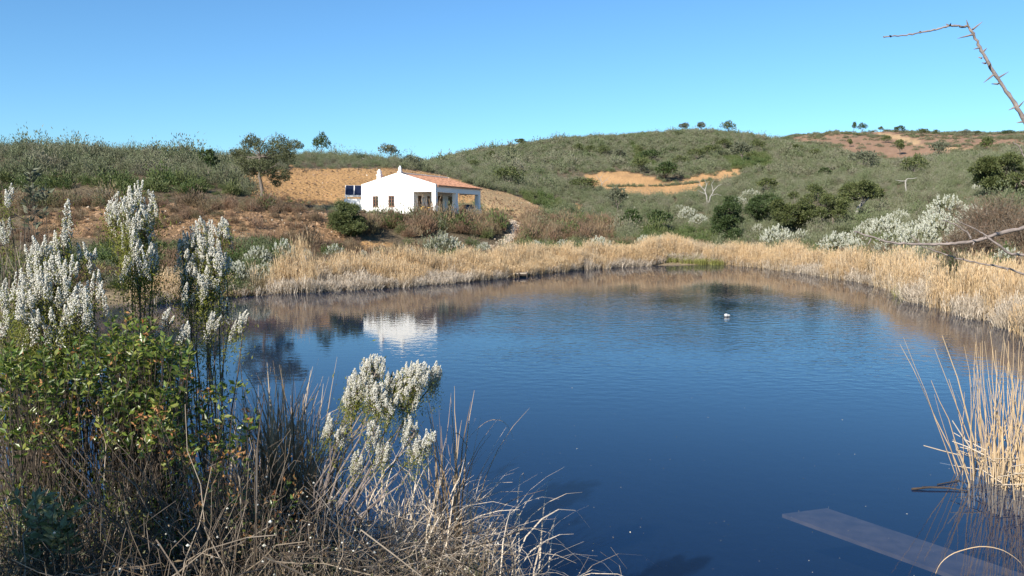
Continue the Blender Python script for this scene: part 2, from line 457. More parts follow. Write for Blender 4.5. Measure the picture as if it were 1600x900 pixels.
GZ = GRID
jit = 18 * fbm(GX / 2.0, GYY / 1.5, 9, 3)
sid = soil_at(GX, GYY, GZ, jit)
colr = np.zeros(GX.shape + (4,)); colr[..., 3] = 1
base = np.array([.17, .135, .085]); dark = np.array([.10, .075, .05])
k = np.clip(.5 + 2.2 * fbm(GX / 3, GYY / 3, 21), 0, 1)[..., None]
colr[..., :3] = base * k + dark * (1 - k)
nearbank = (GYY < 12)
colr[nearbank, :3] = np.array([.032, .026, .02])  # near-black soil colour stands in for shade between the stems
pad = (wgt > .3); colr[pad, :3] = (.40, .29, .17)
for i, (nm, *_r) in enumerate(SOIL):
    c = np.array(SOILC[nm]); n2 = fbm(GX / 2.2, GYY / 2.2, 5 + i)
    sel = sid == i
    colr[sel, :3] = c * (1 + .55 * n2[sel][:, None])
wet = (GRID > -.3) & (GRID < .5) & (GYY > 18); colr[wet, :3] = (.30, .235, .15)
bed = GRID < -.3
colr[bed, :3] = (.012, .018, .022)
mb = MB()
V = np.stack([GX, GYY, GZ], -1)
ny, nx = GX.shape
idx = np.arange(ny * nx).reshape(ny, nx)
mb.add(V, np.stack([idx[:-1, :-1], idx[:-1, 1:], idx[1:, 1:], idx[1:, :-1]], -1).reshape(-1, 4))
# the bank behind the viewpoint
e0, e1 = V[0, 0], V[0, -1]
mb.add([(-60, -60, 2.6), (60, -60, 2.6), (60, .5, 2.4), (-60, .5, 2.4)], [(0, 1, 2, 3)])
def earth_mat():
    m, n, l, b = newmat("earth")
    at = n.new("ShaderNodeAttribute"); at.attribute_name = "soil"
    g = n.new("ShaderNodeNewGeometry")
    t1 = n.new("ShaderNodeTexNoise"); t1.inputs["Scale"].default_value = 2.2; t1.inputs["Detail"].default_value = 9; t1.inputs["Roughness"].default_value = .7
    l.new(g.outputs["Position"], t1.inputs["Vector"])
    r = ramp(n, [(.3, (.62, .60, .58)), (.5, (1, 1, 1)), (.72, (1.0, .97, .92))])
    l.new(t1.outputs[0], r.inputs[0])
    mx = n.new("ShaderNodeMix"); mx.data_type = 'RGBA'; mx.blend_type = 'MULTIPLY'; mx.inputs[0].default_value = 1
    l.new(at.outputs["Color"], mx.inputs[6]); l.new(r.outputs[0], mx.inputs[7])
    l.new(mx.outputs[2], b.inputs["Base Color"])
    b.inputs["Roughness"].default_value = .95; b.inputs["Specular IOR Level"].default_value = .1
    v = n.new("ShaderNodeTexVoronoi"); v.inputs["Scale"].default_value = 2.6
    l.new(g.outputs["Position"], v.inputs["Vector"])
    ad = n.new("ShaderNodeMath"); ad.operation = 'MULTIPLY_ADD'; ad.inputs[1].default_value = -.5
    l.new(v.outputs["Distance"], ad.inputs[0]); l.new(t1.outputs[0], ad.inputs[2])
    bp = n.new("ShaderNodeBump"); bp.inputs["Strength"].default_value = .9; bp.inputs["Distance"].default_value = .35
    l.new(ad.outputs[0], bp.inputs["Height"]); l.new(bp.outputs[0], b.inputs["Normal"])
    return m
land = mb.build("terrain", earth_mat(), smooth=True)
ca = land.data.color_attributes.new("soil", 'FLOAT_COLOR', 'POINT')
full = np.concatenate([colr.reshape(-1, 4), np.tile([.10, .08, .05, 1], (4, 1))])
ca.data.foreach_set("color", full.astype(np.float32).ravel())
tag(land, kind="structure")

# ------------------------------------------------------------------ the pond
def water_mat():
    m, n, l, b = newmat("pond_water")
    n.remove(b)
    g = n.new("ShaderNodeNewGeometry")
    mp = n.new("ShaderNodeMapping"); mp.inputs["Scale"].default_value = (1.0, 1.35, 1)
    l.new(g.outputs["Position"], mp.inputs["Vector"])
    t1 = n.new("ShaderNodeTexNoise"); t1.inputs["Scale"].default_value = 2.5; t1.inputs["Detail"].default_value = 3
    l.new(mp.outputs[0], t1.inputs["Vector"])
    t2 = n.new("ShaderNodeTexNoise"); t2.inputs["Scale"].default_value = .16; t2.inputs["Detail"].default_value = 2
    l.new(g.outputs["Position"], t2.inputs["Vector"])
    sx = n.new("ShaderNodeSeparateXYZ"); l.new(g.outputs["Position"], sx.inputs[0])
    # a breath of wind ruffles the middle of the pond, the near and far edges lie calm
    yr = n.new("ShaderNodeMapRange"); yr.inputs[1].default_value = 15; yr.inputs[2].default_value = 24; yr.interpolation_type = 'SMOOTHSTEP'
    l.new(sx.outputs[1], yr.inputs[0])
    yf = n.new("ShaderNodeMapRange"); yf.inputs[1].default_value = 52; yf.inputs[2].default_value = 40; yf.interpolation_type = 'SMOOTHSTEP'
    l.new(sx.outputs[1], yf.inputs[0])
    xr = n.new("ShaderNodeMapRange"); xr.inputs[1].default_value = 19; xr.inputs[2].default_value = 12; xr.interpolation_type = 'SMOOTHSTEP'
    l.new(sx.outputs[0], xr.inputs[0])
    pr = n.new("ShaderNodeMapRange"); pr.inputs[1].default_value = .30; pr.inputs[2].default_value = .62; pr.inputs[3].default_value = .35
    l.new(t2.outputs[0], pr.inputs[0])
    xl = n.new("ShaderNodeMapRange"); xl.inputs[1].default_value = -4.5; xl.inputs[2].default_value = 1.5; xl.inputs[3].default_value = .16; xl.interpolation_type = 'SMOOTHSTEP'
    l.new(sx.outputs[0], xl.inputs[0])
    def mul(a, c):
        q = n.new("ShaderNodeMath"); q.operation = 'MULTIPLY'; l.new(a, q.inputs[0])
        if hasattr(c, "is_linked"): l.new(c, q.inputs[1])
        else: q.inputs[1].default_value = c
        return q.outputs[0]
    a = mul(mul(mul(mul(yr.outputs[0], yf.outputs[0]), xr.outputs[0]), pr.outputs[0]), xl.outputs[0])
    st = n.new("ShaderNodeMath"); st.operation = 'MULTIPLY_ADD'; st.inputs[1].default_value = .017; st.inputs[2].default_value = .0007
    l.new(a, st.inputs[0])
    hh = mul(t1.outputs[0], st.outputs[0])
    bp = n.new("ShaderNodeBump"); bp.inputs["Strength"].default_value = 1; bp.inputs["Distance"].default_value = 1
    l.new(hh, bp.inputs["Height"])
    # share of light mirrored by the surface, the same seen from above and from below
    dt = n.new("ShaderNodeVectorMath"); dt.operation = 'DOT_PRODUCT'; l.new(bp.outputs[0], dt.inputs[0]); l.new(g.outputs["Incoming"], dt.inputs[1])
    ab = n.new("ShaderNodeMath"); ab.operation = 'ABSOLUTE'; l.new(dt.outputs["Value"], ab.inputs[0])
    om = n.new("ShaderNodeMath"); om.operation = 'SUBTRACT'; om.inputs[0].default_value = 1; om.use_clamp = True; l.new(ab.outputs[0], om.inputs[1])
    pw = n.new("ShaderNodeMath"); pw.operation = 'POWER'; pw.inputs[1].default_value = 5; l.new(om.outputs[0], pw.inputs[0])
    fr = n.new("ShaderNodeMath"); fr.operation = 'MULTIPLY_ADD'; fr.inputs[1].default_value = .98; fr.inputs[2].default_value = .02; l.new(pw.outputs[0], fr.inputs[0])
    gl = n.new("ShaderNodeBsdfGlossy"); gl.inputs["Roughness"].default_value = .02; l.new(bp.outputs[0], gl.inputs["Normal"])
    tr = n.new("ShaderNodeBsdfTransparent"); tr.inputs[0].default_value = (.66, .72, .80, 1)
    di = n.new("ShaderNodeBsdfDiffuse"); di.inputs[0].default_value = (.012, .048, .15, 1)
    m1 = n.new("ShaderNodeMixShader"); m1.inputs[0].default_value = .28
    l.new(tr.outputs[0], m1.inputs[1]); l.new(di.outputs[0], m1.inputs[2])
    m2 = n.new("ShaderNodeMixShader"); l.new(fr.outputs[0], m2.inputs[0]); l.new(m1.outputs[0], m2.inputs[1]); l.new(gl.outputs[0], m2.inputs[2])
    l.new(m2.outputs[0], n["Material Output"].inputs[0])
    return m
mb = MB()
mb.add([(-75, 5, 0), (75, 5, 0), (75, 85, 0), (-75, 85, 0)], [(0, 1, 2, 3)])
pond = mb.build("water", water_mat())
tag(pond, kind="structure")

# ------------------------------------------------------------------ the stony path down from the house
pp = [(801, 346), (806, 356), (803, 366), (795, 374), (782, 383), (770, 390)]
mid = np.array([ground_at(a, b, 55, 100) for a, b in pp])
t = np.linspace(0, 5, 31)
mid = np.stack([np.interp(t, range(6), mid[:, i]) for i in range(2)], -1)
wd = .30 + .10 * fbm(t * 2.0, t * 0, 4)
tg = unit(np.gradient(mid, axis=0)); sd_ = np.stack([-tg[:, 1], tg[:, 0]], -1)
rows = []
for o in (-1, -.33, .33, 1):
    q = mid + sd_ * (wd * o)[:, None]
    rows.append(np.stack([q[:, 0], q[:, 1], H(q[:, 0], q[:, 1]) + (.10 if abs(o) < 1 else .03)], -1))
rows = np.stack(rows, 1)
idx = np.arange(31 * 4).reshape(31, 4)
mb = MB(); mb.add(rows, np.stack([idx[:-1, :-1], idx[:-1, 1:], idx[1:, 1:], idx[1:, :-1]], -1).reshape(-1, 4))
path = mb.build("path", M["stone"], smooth=True); tag(path, kind="structure")

# ------------------------------------------------------------------ scattering of ground cover nobody could count
PROTO = {}
def proto(name, mb, mats):
    o = bpy.data.objects.new(name, mb.mesh(name, mats)); PROTO[name] = o
    return o
def scatter(name, pts, scl, protos, label, cat, tilt=.12):
    n = len(pts)
    me = bpy.data.meshes.new(name)
    me.vertices.add(n); me.vertices.foreach_set("co", np.asarray(pts, np.float32).ravel())
    rot = np.stack([rng.normal(0, tilt, n), rng.normal(0, tilt, n), rng.uniform(0, 6.283, n)], -1)
    for nm, arr in (("rot", rot), ("scl", scl)):
        a = me.attributes.new(nm, 'FLOAT_VECTOR', 'POINT'); a.data.foreach_set("vector", np.asarray(arr, np.float32).ravel())
    a = me.attributes.new("idx", 'INT', 'POINT'); a.data.foreach_set("value", rng.integers(0, len(protos), n).astype(np.int32))
    o = bpy.data.objects.new(name, me); COL.objects.link(o)
    ng = bpy.data.node_groups.new(name, 'GeometryNodeTree')
    ng.interface.new_socket("Geometry", in_out='INPUT', socket_type='NodeSocketGeometry')
    ng.interface.new_socket("Geometry", in_out='OUTPUT', socket_type='NodeSocketGeometry')
    N, L = ng.nodes, ng.links
    gi = N.new("NodeGroupInput"); go = N.new("NodeGroupOutput")
    jn = N.new("GeometryNodeJoinGeometry")
    def attr(nm, ty):
        q = N.new("GeometryNodeInputNamedAttribute"); q.data_type = ty; q.inputs["Name"].default_value = nm
        return q.outputs[0]
    ra, sa, ia = attr("rot", 'FLOAT_VECTOR'), attr("scl", 'FLOAT_VECTOR'), attr("idx", 'INT')
    er = N.new("FunctionNodeEulerToRotation"); L.new(ra, er.inputs[0])
    for i, pr in enumerate(protos):
        cmp_ = N.new("FunctionNodeCompare"); cmp_.data_type = 'INT'; cmp_.operation = 'EQUAL'
        L.new(ia, cmp_.inputs[2]); cmp_.inputs[3].default_value = i
        oi = N.new("GeometryNodeObjectInfo"); oi.inputs[0].default_value = pr; oi.inputs[1].default_value = True
        ip = N.new("GeometryNodeInstanceOnPoints")
        L.new(gi.outputs[0], ip.inputs["Points"]); L.new(cmp_.outputs[0], ip.inputs["Selection"])
        L.new(oi.outputs["Geometry"], ip.inputs["Instance"]); L.new(er.outputs[0], ip.inputs["Rotation"]); L.new(sa, ip.inputs["Scale"])
        L.new(ip.outputs[0], jn.inputs[0])
    L.new(jn.outputs[0], go.inputs[0])
    md = o.modifiers.new("scatter", 'NODES'); md.node_group = ng
    return tag(o, label, cat, None, "stuff")

def bush_mb(n, mat, L=.16, W=.05, up=.9, h=1.0, rad=.55, hollow=.5, twigs=0, tmat=1):
    """a low bush about one metre tall: sprays of small leaves over a dome"""
    mb = MB()
    d = rdir(n); d[:, 2] = np.abs(d[:, 2]); d = unit(d)
    r = hollow + (1 - hollow) * rng.uniform(0, 1, n) ** .7
    lump = 1 + .35 * np.sin(3.1 * np.arctan2(d[:, 1], d[:, 0]) + rng.uniform(0, 6)) * d[:, 2] * 1.2 + .12 * rng.normal(size=n)
    c = d * (r * lump)[:, None] * np.array([rad, rad, h * .82])
    c[:, 2] += .02
    leaves(mb, c, unit(d * .7 + rdir(n) * .5 + np.array([0, 0, up])), L * rng.uniform(.6, 1.4, n), W * rng.uniform(.7, 1.3, n), mat)
    if twigs:
        a = np.zeros((twigs, 3)); a[:, :2] = rng.normal(0, .08, (twigs, 2))
        e = rdir(twigs); e[:, 2] = np.abs(e[:, 2]) + .4; e = unit(e) * np.array([rad, rad, h]) * rng.uniform(.8, 1.15, (twigs, 1))
        tubes(mb, curve(a, e, 4, .03, .02), np.array([.012, .010, .007, .004]), 3, tmat)
    return mb
# ground cover ------------------------------------------------------
scr = [proto(f"scrub_bush{i}", bush_mb(620, 0, .12, .036, .8, 1.0, .62, .4), [M["scrub"]]) for i in range(4)]
scr_far = [proto(f"far_bush{i}", bush_mb(300, 0, .18, .065, .5, .95, .62, .45), [M["scrub"]]) for i in range(3)]
grn = [proto(f"green_bush{i}", bush_mb(380, 0, .17, .06, .7, 1.0, .6, .45), [M["scrub_green"]]) for i in range(3)]
brn = [proto(f"brown_bush{i}", bush_mb(420, 0, .20, .03, 1.3, 1.0, .55, .3, 14), [M["scrub_brown"], M["dry_stem"]]) for i in range(3)]
def spire_mb():
    mb = MB()
    n = 9
    a = np.zeros((n, 3)); a[:, :2] = rng.normal(0, .10, (n, 2))
    e = np.stack([rng.normal(0, .28, n), rng.normal(0, .28, n), rng.uniform(.8, 1.5, n)], -1)
    c = curve(a, e, 5, 0, .03)
    tubes(mb, c, np.array([.014, .012, .009, .007, .004]), 3, 1)
    t = rng.uniform(.35, 1.03, 150); w_ = rng.integers(0, n, 150)
    p = a[w_] * (1 - t[:, None]) + e[w_] * t[:, None] + rng.normal(0, .05, (150, 3))
    leaves(mb, p, unit(rdir(150) + np.array([0, 0, .8])), rng.uniform(.08, .16, 150), .045, 0)
    return mb
spi = [proto(f"spire{i}", spire_mb(), [M["scrub"], M["dry_stem"]]) for i in range(3)]

def candidates(n, y0, y1, px0=-130, px1=1730, power=1.0):
    u = rng.uniform(0, 1, n)
    Y = (y0 ** (power + 1) + u * (y1 ** (power + 1) - y0 ** (power + 1))) ** (1 / (power + 1))
    px = rng.uniform(px0, px1, n)
    p = G(px, Y)
    return p, px, Y
path_line = np.array([ground_at(a, b, 55, 100)[:2] for a, b in pp])
def off_path(p, d=.9):
    r = np.full(len(p), 1e9)
    for a, b in zip(path_line[:-1], path_line[1:]):
        ab = b - a; t = np.clip(((p[:, :2] - a) @ ab) / (ab @ ab), 0, 1)
        r = np.minimum(r, np.hypot(*(p[:, :2] - a - t[:, None] * ab).T))
    return r > d
def house_clear(p, m=.6):
    a, b = to_house(p[:, 0], p[:, 1])
    return ~((a > -12.2 - m) & (a < 1.6 + m) & (b > -.7 - m) & (b < 24))
def crest(p, px, py):
    """keep only ground not far behind a crest: others are never seen"""
    return np.ones(len(p), bool)

BROWN_ZONES = [[(560, 332), (660, 336), (750, 340), (798, 352), (800, 378), (770, 384), (700, 384), (620, 386), (560, 366)],
               [(812, 348), (850, 332), (905, 335), (960, 345), (975, 372), (900, 380), (840, 385), (815, 380)],
               [(760, 326), (800, 330), (800, 345), (755, 343)]]
TERRACE = [(-200, 300), (200, 300), (400, 308), (520, 316), (520, 330), (400, 328), (120, 325), (-200, 326)]
GREEN_ZONES = [[(0, 285), (330, 285), (380, 310), (300, 318), (0, 318)], [(985, 222), (1000, 235), (1030, 262), (990, 262)], [(1130, 245), (1200, 240), (1210, 262), (1140, 266)],
               [(800, 300), (880, 310), (880, 330), (840, 325)], [(1000, 362), (1120, 362), (1120, 382), (1000, 382)]]

p1, px1, Y1 = candidates(66000, 45, 330, power=1.0)
sid1 = soil_at(p1[:, 0], p1[:, 1], p1[:, 2], rng.normal(0, 3, len(p1)))
qx, qy = proj(p1)
def zone(qx, qy, zs): 
    r = np.zeros(len(qx), bool)
    for z in zs: r |= inpoly(qx, qy, z)
    return r
inb = zone(qx, qy, BROWN_ZONES) & (Y1 < 96)
ter = inpoly(qx, qy, TERRACE) & (Y1 < 90)
ing = zone(qx, qy, GREEN_ZONES)
soil_names = np.array([s[0] for s in SOIL] + ["none"])
nm1 = soil_names[sid1]
ok = ((nm1 == "none") | (nm1 == "green")) & house_clear(p1) & off_path(p1) & (p1[:, 2] > .4) & (Y1 > shore(px1) + 7)
left_ok = ~((Y1 < 76) & (px1 < 620))
keep = ok & left_ok & ~inb & ~ter
# never-seen ground behind the crests is skipped
hid = ((px1 < 640) & (Y1 > 155)) | ((px1 < 330) & (Y1 > 125)) | ((px1 > 1230) & (Y1 > 300))
keep &= ~hid
keep &= ~((px1 > 530) & (px1 < 830) & (Y1 < 83) & (rng.uniform(0, 1, len(Y1)) < .8))
den = np.clip(.75 + 1.6 * fbm(p1[:, 0] / 7, p1[:, 1] / 7, 29), np.where(px1 < 450, .7, .25), 1)
keep &= rng.uniform(0, 1, len(Y1)) < den
k1 = keep & ~ing & (Y1 < 175)
s_ = np.exp(rng.normal(-.08, .36, len(Y1))) * np.interp(Y1, [60, 100, 300], [.95, 1.2, 1.5])
s_ = s_ * np.interp(px1, [-100, 380, 450, 620, 660], [1.0, .95, .58, .58, .70]) * np.where((np.abs(px1 - 329) < 10) & (Y1 < 112), .45, 1) * (1 + 1.1 * fbm(p1[:, 0] / 5, p1[:, 1] / 5, 23))
sc3 = lambda s, k: np.stack([s[k] * rng.uniform(.95, 1.35, k.sum()), s[k] * rng.uniform(.95, 1.35, k.sum()), s[k] * rng.uniform(.75, 1.15, k.sum())], -1)
scatter("hillside_scrub", p1[k1], sc3(s_, k1), scr, "dense grey green scrub covering the slopes around the house", "scrub")
k2 = keep & ~ing & (Y1 >= 175)
scatter("hilltop_scrub", p1[k2], sc3(s_, k2), scr_far, "fine dull green scrub covering the upper hillside to its crest", "scrub")
k3 = keep & ing
scatter("green_scrub", p1[k3], sc3(s_, k3) * .85, grn, "brighter green low bushes in patches on the slopes", "scrub")
# tall thin shoots standing out of the left ridge
k4 = keep & (px1 < 420) & (Y1 > 86) & (rng.uniform(0, 1, len(Y1)) < .11)
scatter("ridge_shoots", p1[k4] + np.array([0, 0, .5]), np.minimum(sc3(s_, k4) * np.array([.6, .6, .7]), .85), spi, "thin leafy shoots rising above the scrub of the left ridge", "scrub")
k5 = keep & (px1 > 640) & (Y1 > 200) & (rng.uniform(0, 1, len(Y1)) < .012)
scatter("crest_shoots", p1[k5], sc3(s_, k5) * .8, spi, "sparse taller bushes dotted over the right hill", "scrub")
# brown rockrose below the house, on the terrace edge and by the far shore
p2, px2, Y2 = candidates(26000, 56, 110, -100, 1000, 1)
qx2, qy2 = proj(p2)
sid2 = soil_names[soil_at(p2[:, 0], p2[:, 1], p2[:, 2])]
inb2 = zone(qx2, qy2, BROWN_ZONES); ter2 = inpoly(qx2, qy2, TERRACE) & (Y2 < 90)
patchy = fbm(p2[:, 0] / 4, p2[:, 1] / 4, 31)
kb = (((inb2 & (patchy > -.06)) | (ter2 & (patchy > -.03)))) & house_clear(p2, .2) & off_path(p2, 1.15) & (rng.uniform(0, 1, len(Y2)) < .55)
s2 = np.exp(rng.normal(-.18, .32, len(Y2))) * np.where(ter2, .85, 1.0)
s2 = s2 * np.where((qy2 < 346) & (Y2 > 70), .30, 1.0) * (1 + .9 * fbm(p2[:, 0] / 3, p2[:, 1] / 3, 37))
scatter("brown_scrub", p2[kb], sc3(s2, kb), brn + brn + [scr[0], grn[0]], "reddish brown dry bushes on the bank below the white house", "scrub")
kb = (((px2 < 560) & (Y2 > 54) & (Y2 < 80) & (patchy > -.08)) | ((sid2 == "rubble") & (patchy > -.06)) | ((sid2 == "ochre") & (patchy > .02))) & house_clear(p2, .6) & off_path(p2, 1.0) & (rng.uniform(0, 1, len(Y2)) < .24)
scatter("dry_tufts", p2[kb], sc3(s2, kb) * .55, brn, "small dry tufts dotted over the bare earth banks", "tufts")
# mixed low cover between the reeds and the banks
p3, px3, Y3 = candidates(30000, 30, 86, -150, 1720, 1)
sd3 = Y3 - shore(px3)
qx3, qy3 = proj(p3)
sid3 = soil_names[soil_at(p3[:, 0], p3[:, 1], p3[:, 2])]
low = ((sd3 > 3.5) | ((px3 > 312) & (px3 < 425) & (sd3 > .3))) & (sd3 < 16) & (sid3 == "none") & house_clear(p3) & off_path(p3, .9) & ~zone(qx3, qy3, BROWN_ZONES)
patch3 = fbm(p3[:, 0] / 3.2, p3[:, 1] / 3.2, 41)
left3 = px3 < 620
r3 = rng.uniform(0, 1, len(Y3))
ka = low & (patch3 > .0) & (r3 < .35)
s3 = rng.uniform(.45, 1.0, len(Y3)) * np.where(px3 > 1350, 1.25, 1)
scatter("shore_scrub", p3[ka], sc3(s3, ka) * np.array([1, 1, .9]), grn + scr[:2], "low green and grey bushes on the shore behind the reeds", "scrub")
kb = low & (patch3 < .02) & (r3 < .30)
scatter("shore_brush", p3[kb], sc3(s3, kb) * .8, brn, "low brown brush on the shore behind the reeds", "scrub")
# far red hillside: thin grey green bushes, rows of young plants
p4, px4, Y4 = candidates(14000, 300, 640, 1180, 1740, 1)
qx4, qy4 = proj(p4)
sid4 = soil_names[soil_at(p4[:, 0], p4[:, 1], p4[:, 2], rng.normal(0, 4, len(p4)))]
pt4 = fbm(p4[:, 0] / 28, p4[:, 1] / 28, 51)
ka = ((sid4 == "none") | ((sid4 == "red2") & (pt4 > .10 - np.clip((qx4 - 1400) / 1500, 0, .2)) & (rng.uniform(0, 1, len(Y4)) < .35)) | ((sid4 == "red2") & (rng.uniform(0, 1, len(Y4)) < .05)))
s4 = rng.uniform(1.1, 2.4, len(Y4))
scatter("far_scrub", p4[ka], sc3(s4, ka) * np.array([1.3, 1.3, .8]), scr_far, "thin grey green bushes dotted over the far reddish hill", "scrub")
# clods and stones on the bare banks
mbc = MB(); balls(mbc, np.zeros((1, 3)), 1.0, 0, .7); mbc.v[0] *= rng.uniform(.7, 1.3, mbc.v[0].shape)
mbc2 = MB(); balls(mbc2, np.zeros((1, 3)), 1.0, 0, .6); mbc2.v[0] *= rng.uniform(.6, 1.4, mbc2.v[0].shape)
clod_m = plain("clod", (.28, .175, .10), .95, .3, 1.0)
c1 = proto("clod_a", mbc, [clod_m]); c2 = proto("clod_b", mbc2, [M["stone"]])
p5, px5, Y5 = candidates(42000, 50, 130, -100, 900, .5)
sid5 = soil_names[soil_at(p5[:, 0], p5[:, 1], p5[:, 2])]
kc = np.isin(sid5, ["red", "ochre", "rubble"]) & house_clear(p5)
kr = kc & ((sid5 == "red") | (rng.uniform(0, 1, len(Y5)) < .3))
s5 = np.exp(rng.normal(-2.55, .5, len(Y5)))
scatter("earth_clods", p5[kr], np.repeat(s5[kr][:, None], 3, 1), [c1] * 14 + [c2], "loose clods and stones lying on the bare earth banks", "clods", .5)
# stones along the path
ps = np.concatenate([mid + rng.normal(0, .28, mid.shape) for _ in range(9)])
ps = np.stack([ps[:, 0], ps[:, 1], H(ps[:, 0], ps[:, 1]) + .09], -1)
scatter("path_stones", ps, np.repeat(rng.uniform(.05, .16, len(ps))[:, None], 3, 1), [c2], "pale stones lining the path down from the house", "stones", .4)

# ------------------------------------------------------------------ the reed belt
def reed_mb(n, hmin, hmax, w_, spread, droop=.25, leafy=2, plume=True, mat=0):
    mb = MB()
    b = np.zeros((n, 3)); b[:, :2] = rng.uniform(-spread, spread, (n, 2))
    h = rng.uniform(hmin, hmax, n)
    lean = rng.normal(0, .09, (n, 2))
    e = b + np.stack([lean[:, 0] * h, lean[:, 1] * h, h], -1)
    c = curve(b, e, 4, 0, .012)
    ribbons(mb, c, np.array([1, .9, .7, .35]) * w_, rdir(n) * np.array([1, 1, .1]), mat)
    for q in range(leafy):
        t = rng.uniform(.25, .8, n)[:, None]
        s0 = b * (1 - t) + e * t
        az = rng.uniform(0, 6.28, n); ln = rng.uniform(.3, .6, n)
        dirv = np.stack([np.cos(az), np.sin(az), np.zeros(n)], -1)
        s1 = s0 + dirv * (ln * .35)[:, None] + np.array([0, 0, 1]) * (ln * .75)[:, None]
        s2 = s0 + dirv * (ln * .8)[:, None] + np.array([0, 0, 1]) * (ln * rng.uniform(.2, 1.0, n))[:, None]
        ribbons(mb, np.stack([s0, s1, s2], 1), np.array([1, .8, .2]) * w_ * .8, np.cross(dirv, [0, 0, 1.0]), mat)
    if plume:
        k = rng.uniform(0, 1, n) < .5
        leaves(mb, e[k] - np.array([0, 0, .1]), unit(rdir(k.sum()) * .35 + np.array([0, 0, 1])), rng.uniform(.15, .28, k.sum()), w_ * 1.7, mat)
    return mb
ree = [proto(f"reed{i}", reed_mb(26, 1.35, 2.1, .020, .30), [M["reed"]]) for i in range(4)]
reg = [proto(f"reed_grey{i}", reed_mb(24, .5, 1.5, .020, .32, leafy=3, plume=False), [M["reed_grey"]]) for i in range(2)]
rev = [proto(f"reed_green{i}", reed_mb(22, .5, 1.2, .020, .32, leafy=2, plume=False), [M["reed_green"]]) for i in range(2)]
red_ = [proto(f"reed_dark{i}", reed_mb(24, .4, 1.0, .022, .34, leafy=3, plume=False), [M["reed_dark"]]) for i in range(2)]
p6, px6, Y6 = candidates(52000, 22, 86, 200, 1800, 1)
d6 = Y6 - shore(px6)
d6 = d6 + .9 * fbm(p6[:, 0] / 1.6, p6[:, 1] / 1.6, 61)
wid6 = np.interp(px6, [200, 430, 520, 700, 1000, 1400, 1430, 1800], [2.0, 3.0, 5.0, 5.5, 4.2, 3.2, 4.2, 5])
dens6 = np.interp(px6, [200, 215, 300, 310, 415, 430, 520, 760, 1000, 1350, 1800], [0, .7, .7, .03, .03, .75, .55, .75, 1, 1, 1])
gap = fbm(p6[:, 0] / 2.4, p6[:, 1] / 2.4, 71)
k6 = (d6 > -.35) & (d6 < wid6) & (rng.uniform(0, 1, len(Y6)) < dens6) & (gap > -.22)
# the notch with dark brush near the right edge
k6 &= ~((px6 > 1478) & (px6 < 1512) & (d6 > 1.4))
hgt = np.interp(px6, [200, 300, 440, 700, 780, 1000, 1060, 1300, 1400, 1430, 1500, 1800], [.70, .70, .76, .66, .72, .76, .78, .80, .84, .90, .92, .92])
hgt = hgt * (1 + .75 * gap) * rng.uniform(.85, 1.15, len(Y6)) * np.where(px6 < 1000, np.clip(.58 + .11 * d6, .5, 1.0) * np.where((px6 > 436) & (px6 < 486), 1.35, 1) * (1 + 1.0 * fbm(p6[:, 0] / 1.1, p6[:, 1] / 1.1, 91)), np.clip(.62 + .22 * d6, .5, 1.0))
pz = p6.copy(); pz[:, 2] = np.maximum(pz[:, 2], -.05)
sr = np.stack([np.ones(len(Y6)), np.ones(len(Y6)), hgt], -1)
r6 = rng.uniform(0, 1, len(Y6))
grey = fbm(p6[:, 0] / 2.0, p6[:, 1] / 2.0, 81) > np.interp(d6, [0, 1.2, 3], [.02, .12, .4]) - np.where(px6 < 800, .16, 0)
scatter("reeds", pz[k6 & ~grey], sr[k6 & ~grey], ree, "dense belt of tall straw coloured reeds around the far shore", "reeds", .06)
kk = (k6 & grey) | ((d6 > -.3) & (d6 < .8) & (rng.uniform(0, 1, len(Y6)) < dens6 * .95))
scatter("old_reeds", pz[kk], sr[kk], reg, "grey broken reeds standing low along the waterline", "reeds", .16)
kd = (d6 > .1) & (d6 < 2.2) & (gap < np.where(px6 < 820, -.06, -.2)) & (px6 > 210)
scatter("dark_reeds", pz[kd], sr[kd] * .9, red_, "dark rotting reed stalks in the gaps of the reed belt", "reeds", .2)
kv = (d6 > -.8) & (d6 < .7) & (((px6 > 1040) & (px6 < 1130)) | ((px6 > 1405) & (px6 < 1424))) & (rng.uniform(0, 1, len(Y6)) < .9)
scatter("green_reeds", pz[kv], sr[kv], rev, "short yellow green reeds growing at the back of the pond", "reeds", .1)
kg = (d6 > -.2) & (d6 < 5) & (px6 < 310) & (rng.uniform(0, 1, len(Y6)) < .25)
gpr = [proto(f"grass{i}", reed_mb(40, .3, .8, .014, .3, leafy=1, plume=False), [M["dry_grass"]]) for i in range(2)]
scatter("dry_grass", pz[kg], sr[kg], gpr, "dry pale grass along the left shore", "grass", .2)
